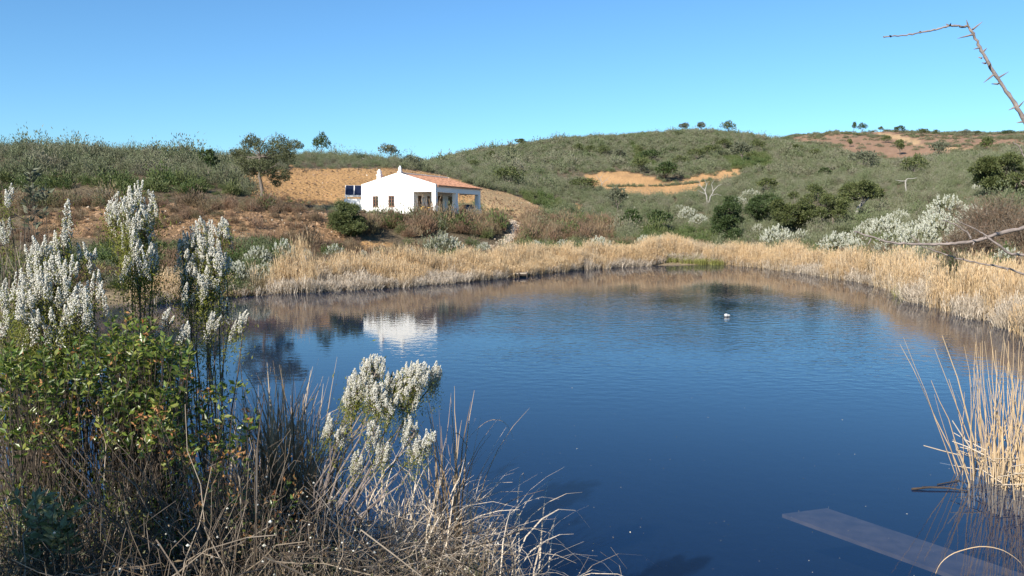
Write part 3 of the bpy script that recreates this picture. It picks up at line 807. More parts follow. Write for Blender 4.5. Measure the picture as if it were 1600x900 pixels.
# ------------------------------------------------------------------ the white house
house = empty("house", (HO[0], HO[1], HZ), "low white farmhouse with a terracotta roof and pillared porch above the pond", "house", rz=HANG); house.scale = (HK, HK, HK)
RX, RZ = -4.75, 4.62                      # ridge
E0, E1 = 3.22, 3.30                       # eaves right, left
PD = 2.8                                  # porch depth
LEN = 12.3
def roof_z(x): return E0 + (RZ - E0) * (0 - x) / (-RX) if x > RX else E1 + (RZ - E1) * (x + 9.6) / (9.6 + RX)
def wall_with_holes(mb, a0, a1, z0, z1, t0, t1, holes, axis):
    """wall panel from a0..a1 along one axis, thickness t0..t1, with rectangular holes (a,b,z0,z1)"""
    cuts = sorted(set([a0, a1] + [h[0] for h in holes] + [h[1] for h in holes]))
    def bx(p, q, z0_, z1_):
        if q - p < 1e-4 or z1_ - z0_ < 1e-4: return
        if axis == 0: mb.box(p, q, t0, t1, z0_, z1_)
        else: mb.box(t0, t1, p, q, z0_, z1_)
    for p, q in zip(cuts[:-1], cuts[1:]):
        hs_ = [h for h in holes if h[0] <= p + 1e-6 and h[1] >= q - 1e-6]
        if not hs_: bx(p, q, z0, z1)
        else:
            h = hs_[0]; bx(p, q, z0, h[2]); bx(p, q, h[3], z1)
mb = MB()
W1 = [(-8.12, -7.37, .82, 2.05), (-6.05, -5.28, .82, 2.08)]
wall_with_holes(mb, -9.6, -PD, 0, 2.5, 0, .35, W1, 0)
g0 = [(-9.6, 2.5), (-.002, 2.5), (-.002, E0 + .12), (RX, RZ + .12), (-9.6, E1 + .12)]
mb.prism(g0, 1, 0, .35)
SIDE = [(1.15, 2.15, .75, 2.1), (3.55, 4.35, .75, 2.1), (6.3, 7.9, .02, 2.2), (9.4, 11.2, .02, 2.2)]
wall_with_holes(mb, .35, LEN, 0, 2.5, -PD - .3, -PD, SIDE, 1)
mb.box(-9.6, -9.3, .35, LEN, 0, E1)
mb.box(-9.3, -PD - .3, LEN - .3, LEN, 0, 2.5)
mb.prism([(-9.3, 2.5), (-PD - .3, 2.5), (-PD - .3, roof_z(-PD - .3) - .12), (RX, RZ - .12), (-9.3, E1 - .05)], 1, LEN - .3, LEN)
mb.box(-PD - .3, -PD, .35, LEN, 2.5, roof_z(-PD - .3) - .15)
walls = mb.build("wall", M["white_wall"], house)
mb = MB(); mb.box(-.42, 0, .35, 13.2, 2.47, E0 - .02); mb.box(-PD, -.42, 12.85, 13.2, 2.47, E0 - .02)
mb.build("porch_beam", M["white_wall"], house)
def pillar(y0, y1, name="pillar"):
    mb = MB()
    x0, x1 = -.5, -.003
    mb.box(x0, x1, y0, y1, 1.15, 2.47)
    f = .12
    v = [(x0 - f, y0 - f, -.25), (x1 + f, y0 - f, -.25), (x1 + f, y1 + f, -.25), (x0 - f, y1 + f, -.25),
         (x0 - .03, y0 - .03, 1.15), (x1 + .03, y0 - .03, 1.15), (x1 + .03, y1 + .03, 1.15), (x0 - .03, y1 + .03, 1.15)]
    mb.add(v, [(0, 1, 5, 4), (1, 2, 6, 5), (2, 3, 7, 6), (3, 0, 4, 7), (4, 5, 6, 7), (3, 2, 1, 0)])
    return mb.build(name, M["white_wall"], house)
pillar(.003, .5); pillar(5.6, 6.15); pillar(12.55, 13.19)
mb = MB(); mb.box(-9.75, .6, -.35, 13.6, -.4, -.02)
mb.build("porch_floor", M["concrete"], house)
# roof of half-round tiles
def roof_side(xa, za, xb, zb, name):
    y0, y1 = .36, 13.45
    per = .24; n = int((y1 - y0) / per); ny = n * 6 + 1
    ys = np.linspace(y0, y1, ny); ph = (ys - y0) / per
    prof_ = .065 * np.abs(np.sin(np.pi * ph)) ** .7
    rows = []
    nr = 14
    for r in range(nr):
        for e in (0, 1):
            t = (r + e) / nr
            x = xa + (xb - xa) * t; z = za + (zb - za) * t
            jz = .03 * (1 - e) + .02 * (vnoise(np.floor(ph), np.full(ny, r + 3.0), 7) - .5)
            rows.append(np.stack([np.full(ny, x), ys, z + prof_ + (jz if e == 0 else jz + .0)], -1))
    rows = np.array(rows)
    idx = np.arange(rows.shape[0] * ny).reshape(-1, ny)
    q = np.stack([idx[:-1, :-1], idx[:-1, 1:], idx[1:, 1:], idx[1:, :-1]], -1).reshape(-1, 4)
    mb = MB(); mb.add(rows, q)
    d = .12
    mb.prism([(xa, za - .02), (xb, zb - .02), (xb, zb - d), (xa, za - d)], 1, y0, y1)
    return mb
rm = MB(); rm.copy_from(roof_side(.16, E0 - .03, RX, RZ, "r")); rm.copy_from(roof_side(-9.72, E1 - .03, RX - .003, RZ, "l"))
roof = rm.build("roof", M["tile"], house)
mb = MB()
tubes(mb, np.array([(RX, y, RZ + .06 + .02 * (i % 2)) for i, y in enumerate(np.linspace(.4, 13.45, 60))]), np.full(60, .12), 7)
mb.build("ridge", M["ridge_tile"], roof)
def chimney(x, y, base, top, w_):
    mb = MB()
    mb.box(x - w_, x + w_, y - w_, y + w_, base, top - .75)
    mb.box(x - w_ - .07, x + w_ + .07, y - w_ - .07, y + w_ + .07, top - .75, top - .66)
    mb.box(x - w_ * .8, x + w_ * .8, y - w_ * .8, y + w_ * .8, top - .66, top - .34)
    mb.box(x - w_ * .95, x + w_ * .95, y - w_ * .95, y + w_ * .95, top - .34, top - .27)
    a = w_ * .75
    v = [(x - a, y - a, top - .27), (x + a, y - a, top - .27), (x + a, y + a, top - .27), (x - a, y + a, top - .27),
         (x - a * .45, y - a * .45, top - .06), (x + a * .45, y - a * .45, top - .06), (x + a * .45, y + a * .45, top - .06), (x - a * .45, y + a * .45, top - .06), (x, y, top)]
    mb.add(v[:8], [(0, 1, 5, 4), (1, 2, 6, 5), (2, 3, 7, 6), (3, 0, 4, 7)])
    mb.add(v[4:], [(0, 1, 4), (1, 2, 4), (2, 3, 4), (3, 0, 4)])
    return mb
c = chimney(-7.9, 1.3, 3.3, 5.25, .24).build("chimney", M["white_wall"], roof); c["label"] = "tall white chimney with stepped cap"
c = chimney(RX, .5, RZ - .2, 5.55, .17).build("chimney", M["white_wall"], roof); c["label"] = "short white chimney at the gable peak"
def window(a0, a1, z0, z1, axis, face, out, shutters=False):
    """brown framed window set in its opening; out is the outward direction along the wall's normal"""
    fr = MB(); gl = MB()
    d0, d1 = face - out * .16, face - out * .06
    lo, hi = min(d0, d1), max(d0, d1)
    def bx(mb, p, q, za, zb, e=0):
        if axis == 0: mb.box(p, q, lo - e, hi + e, za, zb)
        else: mb.box(lo - e, hi + e, p, q, za, zb)
    t = .09
    bx(fr, a0 + .004, a0 + t, z0 + .004, z1 - .004); bx(fr, a1 - t, a1 - .004, z0 + .004, z1 - .004)
    bx(fr, a0 + t, a1 - t, z1 - t, z1 - .004); bx(fr, a0 + t, a1 - t, z0 + .004, z0 + t)
    m_ = (a0 + a1) / 2
    bx(fr, m_ - .045, m_ + .045, z0 + t, z1 - t)
    for zz in (z0 + (z1 - z0) * .36, z0 + (z1 - z0) * .68):
        bx(fr, a0 + t, m_ - .045, zz - .02, zz + .02, -.01); bx(fr, m_ + .045, a1 - t, zz - .02, zz + .02, -.01)
    f = fr.build("window", M["brown_wood"], house)
    lo += .03; hi -= .045
    bx(gl, a0 + t * .9, m_ - .04, z0 + t * .9, z1 - t * .9); bx(gl, m_ + .04, a1 - t * .9, z0 + t * .9, z1 - t * .9)
    gl.build("pane", M["glass"], f)
    sl = MB(); s0, s1 = face - out * .15, face + out * .05
    s0, s1 = min(s0, s1), max(s0, s1)
    if axis == 0: sl.box(a0 - .05, a1 + .05, s0, s1, z0 - .05, z0 - .002)
    else: sl.box(s0, s1, a0 - .05, a1 + .05, z0 - .05, z0 - .002)
    sl.build("sill", M["brown_wood"], f)
    return f
for h in W1: window(*h, 0, 0, -1)
for h in SIDE[:2]: window(*h, 1, -PD, 1)
def door(a0, a1, z1, glazed):
    mb = MB(); lo, hi = -PD - .18, -PD - .08
    mb.box(lo, hi, a0 + .003, a0 + .1, 0, z1 - .003); mb.box(lo, hi, a1 - .1, a1 - .003, 0, z1 - .003); mb.box(lo, hi, a0 + .1, a1 - .1, z1 - .1, z1 - .003)
    m_ = (a0 + a1) / 2
    mb.box(lo, hi, m_ - .05, m_ + .05, .0, z1 - .1)
    if not glazed:
        mb.box(lo + .03, hi - .03, a0 + .1, m_ - .05, 0, z1 - .1); mb.box(lo + .03, hi - .03, m_ + .05, a1 - .1, 0, z1 - .1)
    d = mb.build("door", M["brown_wood"], house)
    if glazed:
        g_ = MB(); g_.box(lo + .03, hi - .04, a0 + .1, m_ - .05, 0, z1 - .1); g_.box(lo + .03, hi - .04, m_ + .05, a1 - .1, 0, z1 - .1)
        g_.build("pane", M["glass"], d)
        d["label"] = "wide dark glazed double door"
    else: d["label"] = "closed brown wooden double door"
    hd = MB(); hd.box(hi, hi + .06, m_ + .07, m_ + .10, .95, 1.12); hd.build("handle", M["chrome"], d)
door(6.3, 7.9, 2.2, False); door(9.4, 11.2, 2.2, True)
# small lamp on the gable wall
mb = MB(); mb.box(-9.05, -8.95, -.08, -.002, 1.95, 2.05); mb.build("wall_lamp", M["dark_wood"], house)

# ------------------------------------------------------------------ solar collector beside the house
q = P(553, 306, 83.4); gz = float(H(q[0], q[1]))
sol = empty("solar_collector", (q[0], q[1], gz), "pair of dark solar panels tilted on a white frame beside the house", "solar collector", rz=R_(8))
sol.scale = (HK, HK, HK); zb = (q[2] - gz) / HK
def tilt(x0, x1, y0, z0, y1, z1, th):
    mb = MB(); n = np.array([0, -(z1 - z0), (y1 - y0)]); n = n / np.linalg.norm(n) * th
    v = [(x0, y0, z0), (x1, y0, z0), (x1, y1, z1), (x0, y1, z1)]
    v2 = [tuple(np.array(p) + n) for p in v]
    mb.add(v + v2, [(3, 2, 1, 0), (4, 5, 6, 7), (0, 1, 5, 4), (1, 2, 6, 5), (2, 3, 7, 6), (3, 0, 4, 7)])
    return mb
tz = 1.22
for x0, x1 in ((-1.02, -.02), (.02, 1.02)):
    p_ = tilt(x0, x1, 0, zb, 1.1, zb + tz, .07).build("solar_panel", M["white_metal"], sol)
    tilt(x0 + .05, x1 - .05, .03, zb + .06, 1.05, zb + tz - .02, .08).build("glass_cover", M["panel_glass"], p_)
mb = MB()
for x in (-.9, .9):
    tubes(mb, np.array([(x, .05, -.3), (x, .05, zb)]), np.array([.05, .05]), 5)
    tubes(mb, np.array([(x, 1.05, -.3), (x, 1.05, zb + tz)]), np.array([.05, .05]), 5)
mb.box(-1.05, 1.05, -.02, .04, zb - .12, zb - .02)
mb.build("stand", M["white_metal"], sol)
mb = MB(); mb.box(-1.15, 1.0, .15, .75, -.2, max(.35, zb - .35)); mb.build("tank_housing", M["white_wall"], sol)

# ------------------------------------------------------------------ porch furniture
def chair(name, at_, rz, mat, label):
    t_ = empty(name, at_, label, "chair", rz=rz); t_.scale = (HK, HK, HK)
    mb = MB(); mb.box(-.24, .24, -.24, .24, .40, .45); mb.build("seat", mat, t_)
    mb = MB()
    n_ = 9
    for i in range(n_ - 1):
        a0, a1 = -.24 + .48 * i / (n_ - 1), -.24 + .48 * (i + 1) / (n_ - 1)
        mb.box(a0, a1, .20 + .05 * (1 - (a0 / .24) ** 2), .24 + .05 * (1 - (a0 / .24) ** 2), .452, .90 - .35 * abs(a0 + .03) ** 1.5)
    mb.build("backrest", mat, t_)
    for x in (-.2, .2):
        for y in (-.2, .2):
            mb = MB(); tubes(mb, np.array([(x, y, .40), (x * 1.12, y * 1.12, 0)]), np.array([.028, .022]), 5); mb.build("leg", mat, t_)
        mb = MB(); mb.box(x * 1.2 - .025, x * 1.2 + .025, -.22, .2, .63, .66); mb.box(x * 1.2 - .025, x * 1.2 + .025, -.22, -.18, .451, .63); mb.build("armrest", mat, t_)
    return t_
chair("plastic_chair", from_house(-2.05, 1.0, 0), HANG + R_(40), M["yellow_plastic"], "yellow chair on the porch beside the inner house wall")
chair("plastic_chair", from_house(-1.0, 2.5, 0), HANG + R_(-120), M["white_plastic"], "white plastic chair on the porch behind the corner pillar")
tb = empty("porch_table", from_house(-1.55, 1.65, 0), "small yellow table on the porch between the two chairs", "table", rz=HANG); tb.scale = (HK, HK, HK)
mb = MB(); mb.box(-.42, .42, -.42, .42, .68, .73); mb.build("tabletop", M["yellow_plastic"], tb)
for x in (-.34, .34):
    for y in (-.34, .34):
        mb = MB(); tubes(mb, np.array([(x, y, .68), (x, y, 0)]), np.array([.03, .025]), 5); mb.build("leg", M["yellow_plastic"], tb)

# ------------------------------------------------------------------ the parked car behind the porch
q = P(733, 330, 95.5); gz = float(H(q[0], q[1]))
car = empty("parked_car", (q[0], q[1], gz), "dark blue car parked behind the porch at the far end of the house", "car", rz=HANG + R_(38)); car.scale = (HK, HK, HK)
def car_section(prof_, half, mat, name, parent, inset=0.0):
    """side profile (y,z) swept across the width with rounded shoulders"""
    mb = MB()
    n = len(prof_); rows = []
    for x, k_ in ((-half, .0), (-half * .94, 1.0), (0, 1.06), (half * .94, 1.0), (half, .0)):
        rows.append([(x, y, z if k_ else z * .5 + .30) if not inset else (x * (1 - inset * max(0, z - .9)), y, z) for y, z in prof_])
    rows = np.array(rows); idx = np.arange(5 * n).reshape(5, n)
    mb.add(rows, np.stack([idx[:-1], np.roll(idx, -1, 1)[:-1], np.roll(idx, -1, 1)[1:], idx[1:]], -1).reshape(-1, 4))
    mb.add(rows[0], [list(range(n))]); mb.add(rows[-1], [list(range(n))[::-1]])
    return mb.build(name, mat, parent, smooth=False)
body = [(-2.0, .32), (-1.98, .62), (-1.9, .86), (-.95, .98), (1.55, 1.0), (1.92, .92), (2.0, .6), (1.98, .30)]
b_ = MB(); b_.prism(body, 0, -.84, .84); cb = b_.build("body", M["car_paint"], car)
bv = cb.modifiers.new("bevel", 'BEVEL'); bv.width = .07; bv.segments = 3
b_ = MB()
lo_ = [(-.98, .97), (1.86, .96)]; up_ = [(-.25, 1.42), (1.40, 1.42)]
v = [(-.80, -.98, .96), (.80, -.98, .96), (.80, 1.86, .96), (-.80, 1.86, .96), (-.60, -.22, 1.40), (.60, -.22, 1.40), (.60, 1.42, 1.40), (-.60, 1.42, 1.40)]
b_.add(v, [(0, 1, 5, 4), (1, 2, 6, 5), (2, 3, 7, 6), (3, 0, 4, 7)]); cg = b_.build("window", M["glass"], car)
b_ = MB(); b_.box(-.62, .62, -.26, 1.46, 1.40, 1.455); r_ = b_.build("roof", M["car_paint"], car); bv = r_.modifiers.new("bevel", 'BEVEL'); bv.width = .03; bv.segments = 2
for x in (-.78, .78):
    for y in (-1.25, 1.3):
        b_ = MB(); an = np.linspace(0, 2 * np.pi, 18, endpoint=False); b_.prism([(y + .32 * math.cos(a), .32 + .32 * math.sin(a)) for a in an], 0, x - .1, x + .1)
        wl = b_.build("wheel", M["rubber"], car)
        b_ = MB(); sx_ = .104 * (1 if x > 0 else -1); b_.prism([(y + .2 * math.cos(a), .32 + .2 * math.sin(a)) for a in an], 0, min(x + sx_, x + sx_ * .9), max(x + sx_, x + sx_ * .9)); b_.build("rim", M["chrome"], wl)
    b_ = MB(); b_.box(x - .12 if x > 0 else x - .03, x + .03 if x > 0 else x + .12, 1.955, 2.02, .66, .84); b_.build("tail_light", M["red_lamp"], car)
    b_ = MB(); b_.box(x - .16 if x > 0 else x - .03, x + .03 if x > 0 else x + .16, -2.03, -1.94, .62, .76); b_.build("headlight", M["chrome"], car)
    b_ = MB(); b_.box(x + (.06 if x > 0 else -.2), x + (.2 if x > 0 else -.06), -.86, -.72, .98, 1.1); b_.build("mirror", M["car_paint"], car)
b_ = MB(); b_.box(-.8, .8, 1.98, 2.06, .36, .52); b_.build("bumper", M["rubber"], car)

# ------------------------------------------------------------------ little jetty in the reeds, plank under the water, float
q = P(803, 433, 56.2)
jet = empty("jetty", (q[0], q[1], 0), "small weathered wooden jetty at the edge of the far reeds", "jetty")
mb = MB()
for i in range(7): mb.box(-.92 + i * .265, -.92 + i * .265 + .25, -.2, 1.5, .22 + .006 * (i % 2), .27 + .006 * (i % 2))
mb.build("deck", M["grey_wood"], jet)
for yb_ in (-.16, 1.3):
    mb = MB(); mb.box(-.92, .93, yb_, yb_ + .06, .12, .216); mb.build("beam", M["dark_wood"], jet)
for x in (-.85, -.25, .33, .88):
    mb = MB(); tubes(mb, np.array([(x, -.22, -1.2), (x, -.22, .30)]), np.array([.05, .045]), 6); mb.build("post", M["dark_wood"], jet)

def wl(px, py, z=0.0):
    """point of the level z under a photo pixel"""
    a = P(px, py, 1.0); b = P(px, py, 2.0); d = b - a
    k_ = (z - a[2]) / d[2]
    return a + d * k_
zp = -.04
A, B = wl(1222, 803, zp), wl(1292, 794, zp)
D = wl(1500, 903, zp) - A; D[2] = 0; D = D / np.linalg.norm(D)
N_ = np.array([-D[1], D[0], 0]); wdt = abs((B - A) @ N_)
N_ = N_ if (B - A) @ N_ > 0 else -N_
ln = 4.6
sk = (B - A) @ D
v = [A, A + D * ln, A + D * ln + N_ * wdt, A + D * sk + N_ * wdt]
v = [tuple(p) for p in v] + [tuple(p - np.array([0, 0, .05])) for p in v]
mb = MB(); mb.add(v, [(0, 1, 2, 3), (7, 6, 5, 4), (0, 4, 5, 1), (1, 5, 6, 2), (2, 6, 7, 3), (3, 7, 4, 0)])
pk = mb.build("plank", M["plank"]); tag(pk, "long pale plank lying just under the water surface in the near right corner", "plank")

q = wl(1136, 495)
fl = empty("float", q, "small white plastic float drifting alone on the open water", "float", rz=R_(8)); fl.scale = (.8, .8, .8)
mb = MB()
t = np.linspace(0, 1, 12)
xs = -.14 + .30 * t
rr = .085 * np.sqrt(np.clip(1 - ((t - .3) / .34) ** 2, 0, 1)) * (t < .62) 
rr = np.maximum(np.where(t < .64, rr, 0), np.where(t > .35, .058 * np.sqrt(np.clip(1 - ((t - .68) / .33) ** 2, 0, 1)), 0)) + .006
tubes(mb, np.stack([xs, 0 * xs, .035 + rr * .45], -1), rr, 12)
mb.build("body", M["white_plastic"], fl, smooth=True)
mb = MB(); an = np.linspace(0, np.pi, 9)
tubes(mb, np.stack([-.05 + .05 * np.cos(an), 0 * an, .10 + .045 * np.sin(an)], -1), np.full(9, .008), 6); mb.build("handle", M["white_plastic"], fl, smooth=True)

# a broken stalk and flecks lying on the water
mb = MB()
a, b = wl(1425, 764, .012), wl(1512, 767, .012)
pts = np.array([a, a * .65 + b * .35 + np.array([0, .05, .02]), a * .3 + b * .7 + np.array([0, .06, .015]), b]); tubes(mb, pts, np.array([.02, .014, .012, .008]), 5)
a, b = wl(1465, 757, .012), wl(1500, 750, .012); tubes(mb, np.array([a, b]), np.array([.01, .006]), 5)
st = mb.build("floating_stalk", M["dark_wood"]); tag(st, "dark broken stalk floating beside the right reed clump", "stalk")
n = 170
pxs = rng.uniform(700, 1560, n); pys = 560 + 340 * rng.uniform(0, 1, n) ** .7
q = wl(pxs, pys, .006) if False else np.array([wl(a, b, .006) for a, b in zip(pxs, pys)])
mb = MB(); sz = np.exp(rng.normal(-4.75, .45, n)); leaves(mb, q, rdir(n) * np.array([1, 1, .02]), sz, sz * .6, 0, .02)
fk = mb.build("floating_debris", M["debris"]); tag(fk, "tiny flecks of plant matter scattered on the near water", "debris", None, "stuff")
# ------------------------------------------------------------------ trees
def limb(mb, a, b, r0, r1, k=5, wob=.04, sag=0.0, mat=0, sides=5):
    a = np.asarray(a, float)[None]; b = np.asarray(b, float)[None]
    ln = np.linalg.norm(b - a)
    tubes(mb, curve(a, b, k, sag, wob * ln), np.linspace(r0, r1, k), sides, mat)
def clump(mb, c, r, n, L, mat=0, flat=.7):
    d = rdir(n); rr = r * rng.uniform(.25, 1, n) ** .6
    lump = 1 + .3 * np.sin(2.3 * d[:, 0] * 3 + rng.uniform(0, 6)) * np.cos(2.9 * d[:, 1] * 3 + rng.uniform(0, 6))
    p = c + d * (rr * lump)[:, None] * np.array([1, 1, flat])
    leaves(mb, p, unit(d + rdir(n) * .8 + np.array([0, 0, .25])), L * rng.uniform(.6, 1.4, n), L * rng.uniform(.35, .6, n), mat)
def oak_parts(h, spread, base, nclump, leafn, leaf, lean=0.0, flat=.62, trunk_r=.16, top=1.0, crad=.3, bare=0, seed=None):
    """an open evergreen oak: short trunk, spreading limbs, a crown of separate clumps"""
    wd, lf = MB(), MB()
    fork = np.array([lean * base, rng.normal(0, .05), base])
    limb(wd, (0, 0, -.25), fork, trunk_r * 1.15, trunk_r * .8, 5, .03, sides=7)
    cs = []
    for i in range(nclump):
        a = 6.283 * (i + rng.uniform(-.3, .3)) / nclump * 1.618
        q = math.sqrt((i + .5) / nclump)
        x = lean * h * .5 + math.cos(a) * q * spread * .5
        y = math.sin(a) * q * spread * .5
        z = base + (h - base) * (1 - .62 * q * q * rng.uniform(.4, 1.2)) * rng.uniform(.72, 1.0) * top
        cs.append((x, y, max(z, base * 1.02)))
    cs = np.array(cs)
    for c in cs:
        c2 = c - np.array([0, 0, crad * spread * .12])
        m_ = fork * .5 + c2 * .5 + np.array([0, 0, -.08 * h]) + rng.normal(0, .04 * h, 3)
        limb(wd, fork, m_, trunk_r * .55, trunk_r * .32, 4, .03)
        limb(wd, m_, c2, trunk_r * .32, trunk_r * .1, 4, .04)
        clump(lf, c, crad * spread * rng.uniform(.5, .85), leafn // nclump, leaf, 0, flat)
    for _ in range(bare):
        c = fork + unit(rng.normal(size=3) + np.array([0, 0, 1.0])) * h * .55
        limb(wd, fork, c, trunk_r * .4, trunk_r * .08, 6, .05)
    return wd, lf
OAKS = []
for i in range(7):
    wd, lf = oak_parts(1.0, [1.0, 1.25, .8, 1.1, .95, 1.35, .7][i], [.30, .26, .34, .22, .36, .28, .20][i], [7, 9, 6, 8, 7, 10, 6][i], 760, .12, [0, .1, -.1, .05, .15, -.08, 0][i], trunk_r=.030, crad=[.34, .30, .36, .34, .3, .28, .38][i])
    OAKS.append((wd.mesh("tree_trunk", M["bark"], True), lf))
LEAFM = {}
def oak_leaf_mesh(i, mat):
    k_ = (i, mat)
    if k_ not in LEAFM: LEAFM[k_] = OAKS[i][1].mesh("tree_crown", M[mat])
    return LEAFM[k_]
def part_obj(name, me, parent):
    o = bpy.data.objects.new(name, me); COL.objects.link(o); o.parent = parent
    return o
def spot(px, py, Y):
    """where the foot of something seen at a photo pixel stands: the visible ground there, or the crest just below it"""
    Ys = np.exp(np.linspace(math.log(Y * .62), math.log(Y * 1.6), 400))
    q = G(px, Ys); r = proj(q)[1]
    best = np.minimum.accumulate(r)                        # highest row reached so far
    vis = r <= best + .3
    hit = np.nonzero(vis & (r <= py))[0]
    i = hit[0] if len(hit) else int(np.argmin(r))
    return q[i]
def place_tree(px, base, top, wpx, Y, var, mat, label, group=None, name="oak_tree", cat="tree", rz=None):
    """a tree standing at photo column px whose foot and top sit at rows base and top"""
    b = spot(px, base, Y); Y = float(b[1]); t_ = P(px, top, Y); z0 = float(b[2]) - .1
    h = float(t_[2] - z0)
    wdt = wpx / F_PX * Y
    e = empty(name, (b[0], b[1], z0), label, cat, group, rz if rz is not None else rng.uniform(0, 6.28))
    sp = [1.0, 1.25, .8, 1.1, .95, 1.35, .7][var] * 1.12
    e.scale = (wdt / sp, wdt / sp, h / 1.03)
    part_obj("trunk", OAKS[var][0], e); part_obj("crown", oak_leaf_mesh(var, mat), e)
    return e
SKY = "trees along the skyline"; SLOPE = "trees scattered over the right hill"; FARH = "trees on the far red hill"
T = [
 # px, base, top, width px, depth, variant, leaf, label, group
 (329, 280, 231, 25, 97, 6, "oak_dark", "small dark round-headed tree on a thin stem left of the big cork oak", SKY),
 (503, 238, 211, 28, 152, 1, "oak_dark", "umbrella shaped tree alone on the ridge above the orange cut", SKY),
 (610, 249, 226, 28, 172, 3, "oak_grey", "sparse grey tree on the skyline above the house ridge", SKY),
 (645, 263, 244, 36, 165, 1, "oak_grey", "low wide tree in the saddle just above the house roof", SKY),
 (813, 230, 216, 16, 262, 6, "oak", "small round tree on the skyline at the left shoulder of the right hill", SKY),
 (768, 250, 237, 16, 235, 0, "oak", "little tree below the skyline left of the round skyline tree", SLOPE),
 (740, 264, 250, 20, 190, 5, "oak", "low bushy tree on the slope straight above the right end of the roof", SLOPE),
 (795, 291, 262, 46, 168, 1, "oak", "spreading oak with pale limbs on the slope right of the roof end", SLOPE),
 (909, 302, 278, 46, 166, 5, "oak", "wide low oak at the left end of the sand coloured cut", SLOPE),
 (903, 240, 225, 14, 255, 0, "oak", "small oak high on the hill beside the narrow grassy track", SLOPE),
 (921, 242, 227, 15, 256, 3, "oak", "small oak just right of the one beside the grassy track", SLOPE),
 (943, 245, 228, 20, 255, 1, "oak", "darker wider oak third from the grassy track", SLOPE),
 (968, 249, 233, 14, 250, 6, "oak_grey", "thin oak between the track oaks and the gully trees", SLOPE),
 (1000, 270, 248, 26, 222, 3, "oak", "oak at the left lip of the gully above the sand cut", SLOPE),
 (1016, 255, 235, 28, 238, 0, "oak_dark", "oak high in the gully with a dark rounded crown", SLOPE),
 (1040, 284, 252, 32, 205, 6, "oak_dark", "large dark oak in the notch between the two sand cuts", SLOPE),
 (1062, 262, 244, 24, 225, 1, "oak", "olive green oak right of the gully notch", SLOPE),
 (1085, 252, 232, 28, 232, 5, "oak", "broad oak on the middle of the right hill below the skyline pair", SLOPE),
 (1108, 246, 226, 26, 240, 3, "oak", "oak left of the pale trunked oak high on the hill", SLOPE),
 (1128, 234, 218, 22, 255, 0, "oak", "oak right below the summit tree", SLOPE),
 (1158, 255, 222, 28, 232, 2, "oak_grey", "oak with a tall pale trunk high on the right hill", SLOPE),
 (1182, 238, 219, 24, 245, 1, "oak", "oak near the right shoulder of the hill", SLOPE),
 (1066, 207, 192, 14, 296, 2, "oak_grey", "leftmost of the three trees near the hill summit, leaning clump", SKY),
 (1093, 206, 191, 14, 297, 4, "oak_grey", "thin airy tree in the middle of the three near the summit", SKY),
 (1136, 207, 190, 22, 298, 1, "oak", "wide dark tree crowning the hill summit", SKY),
 (1330, 206, 190, 6, 536, 6, "oak_dark", "slim upright tree on the crest of the far red hill", FARH),
 (1343, 206, 193, 14, 536, 1, "oak_dark", "flat topped tree beside the slim one on the far crest", FARH),
 (1371, 207, 198, 8, 535, 0, "oak", "tiny tree on the far crest left of the pale track", FARH),
 (1400, 210, 197, 16, 535, 0, "oak_dark", "round dark tree on the far crest above the pale track", FARH),
 (1437, 213, 201, 16, 530, 3, "oak", "bushy tree on the far crest right of the pale track", FARH),
 (1457, 213, 203, 10, 530, 0, "oak", "small tree right of the bushy one on the far crest", FARH),
 (1502, 213, 203, 16, 530, 1, "oak_grey", "pale grey green tree on the far crest midway to the right edge", FARH),
 (1522, 213, 204, 9, 530, 2, "oak", "small tree on the far crest next to the pale grey one", FARH),
 (1569, 213, 203, 20, 530, 5, "oak_dark", "broad dark tree on the far crest near the right edge", FARH),
 (1402, 243, 217, 13, 420, 6, "oak", "tall pointed tree standing on the face of the far red hill", FARH),
 (1324, 230, 217, 8, 470, 6, "oak", "slender tree on the left face of the far red hill", FARH),
 (1380, 224, 212, 15, 480, 3, "oak", "small tree on the red slope left of the pale track", FARH),
 (1462, 250, 222, 28, 330, 3, "oak_grey", "large grey green oak below the bend of the pale track", FARH),
 (1536, 240, 214, 18, 350, 6, "oak", "upright oak in front of the pale track at the far right", FARH),
 (1344, 266, 236, 44, 262, 5, "oak_grey", "wide oak on the ridge edge in front of the far red hill", SLOPE),
 (1425, 276, 244, 36, 235, 1, "oak", "oak above the white snag with a spreading crown", SLOPE),
 (1287, 277, 261, 15, 190, 6, "oak_dark", "single small round bush-like oak on the bare middle slope", SLOPE),
 (1200, 304, 279, 28, 150, 4, "oak", "small leaning oak behind the pale heather on the middle slope", SLOPE),
 (1240, 240, 226, 20, 280, 0, "oak", "oak on the right shoulder beside the red hill's edge", SLOPE),
 (1270, 246, 233, 18, 262, 3, "oak", "oak right of the shoulder oak beside the red hill's edge", SLOPE),
 (985, 362, 326, 26, 95, 6, "oak_dark", "dark upright bushy tree by the far reeds left of the tall dark tree", SLOPE),
 (1030, 364, 330, 36, 93, 0, "oak_dark", "dark spreading bushy tree behind the far corner of the pond", SLOPE),
 (966, 334, 294, 28, 122, 4, "oak_grey", "thin grey tree with a slim pale stem on the lower slope", SLOPE),
]
for (px, b_, t_, wp, Y, var, mat, lab, grp) in T: place_tree(px, b_, t_, wp, Y, var, mat, lab, grp)

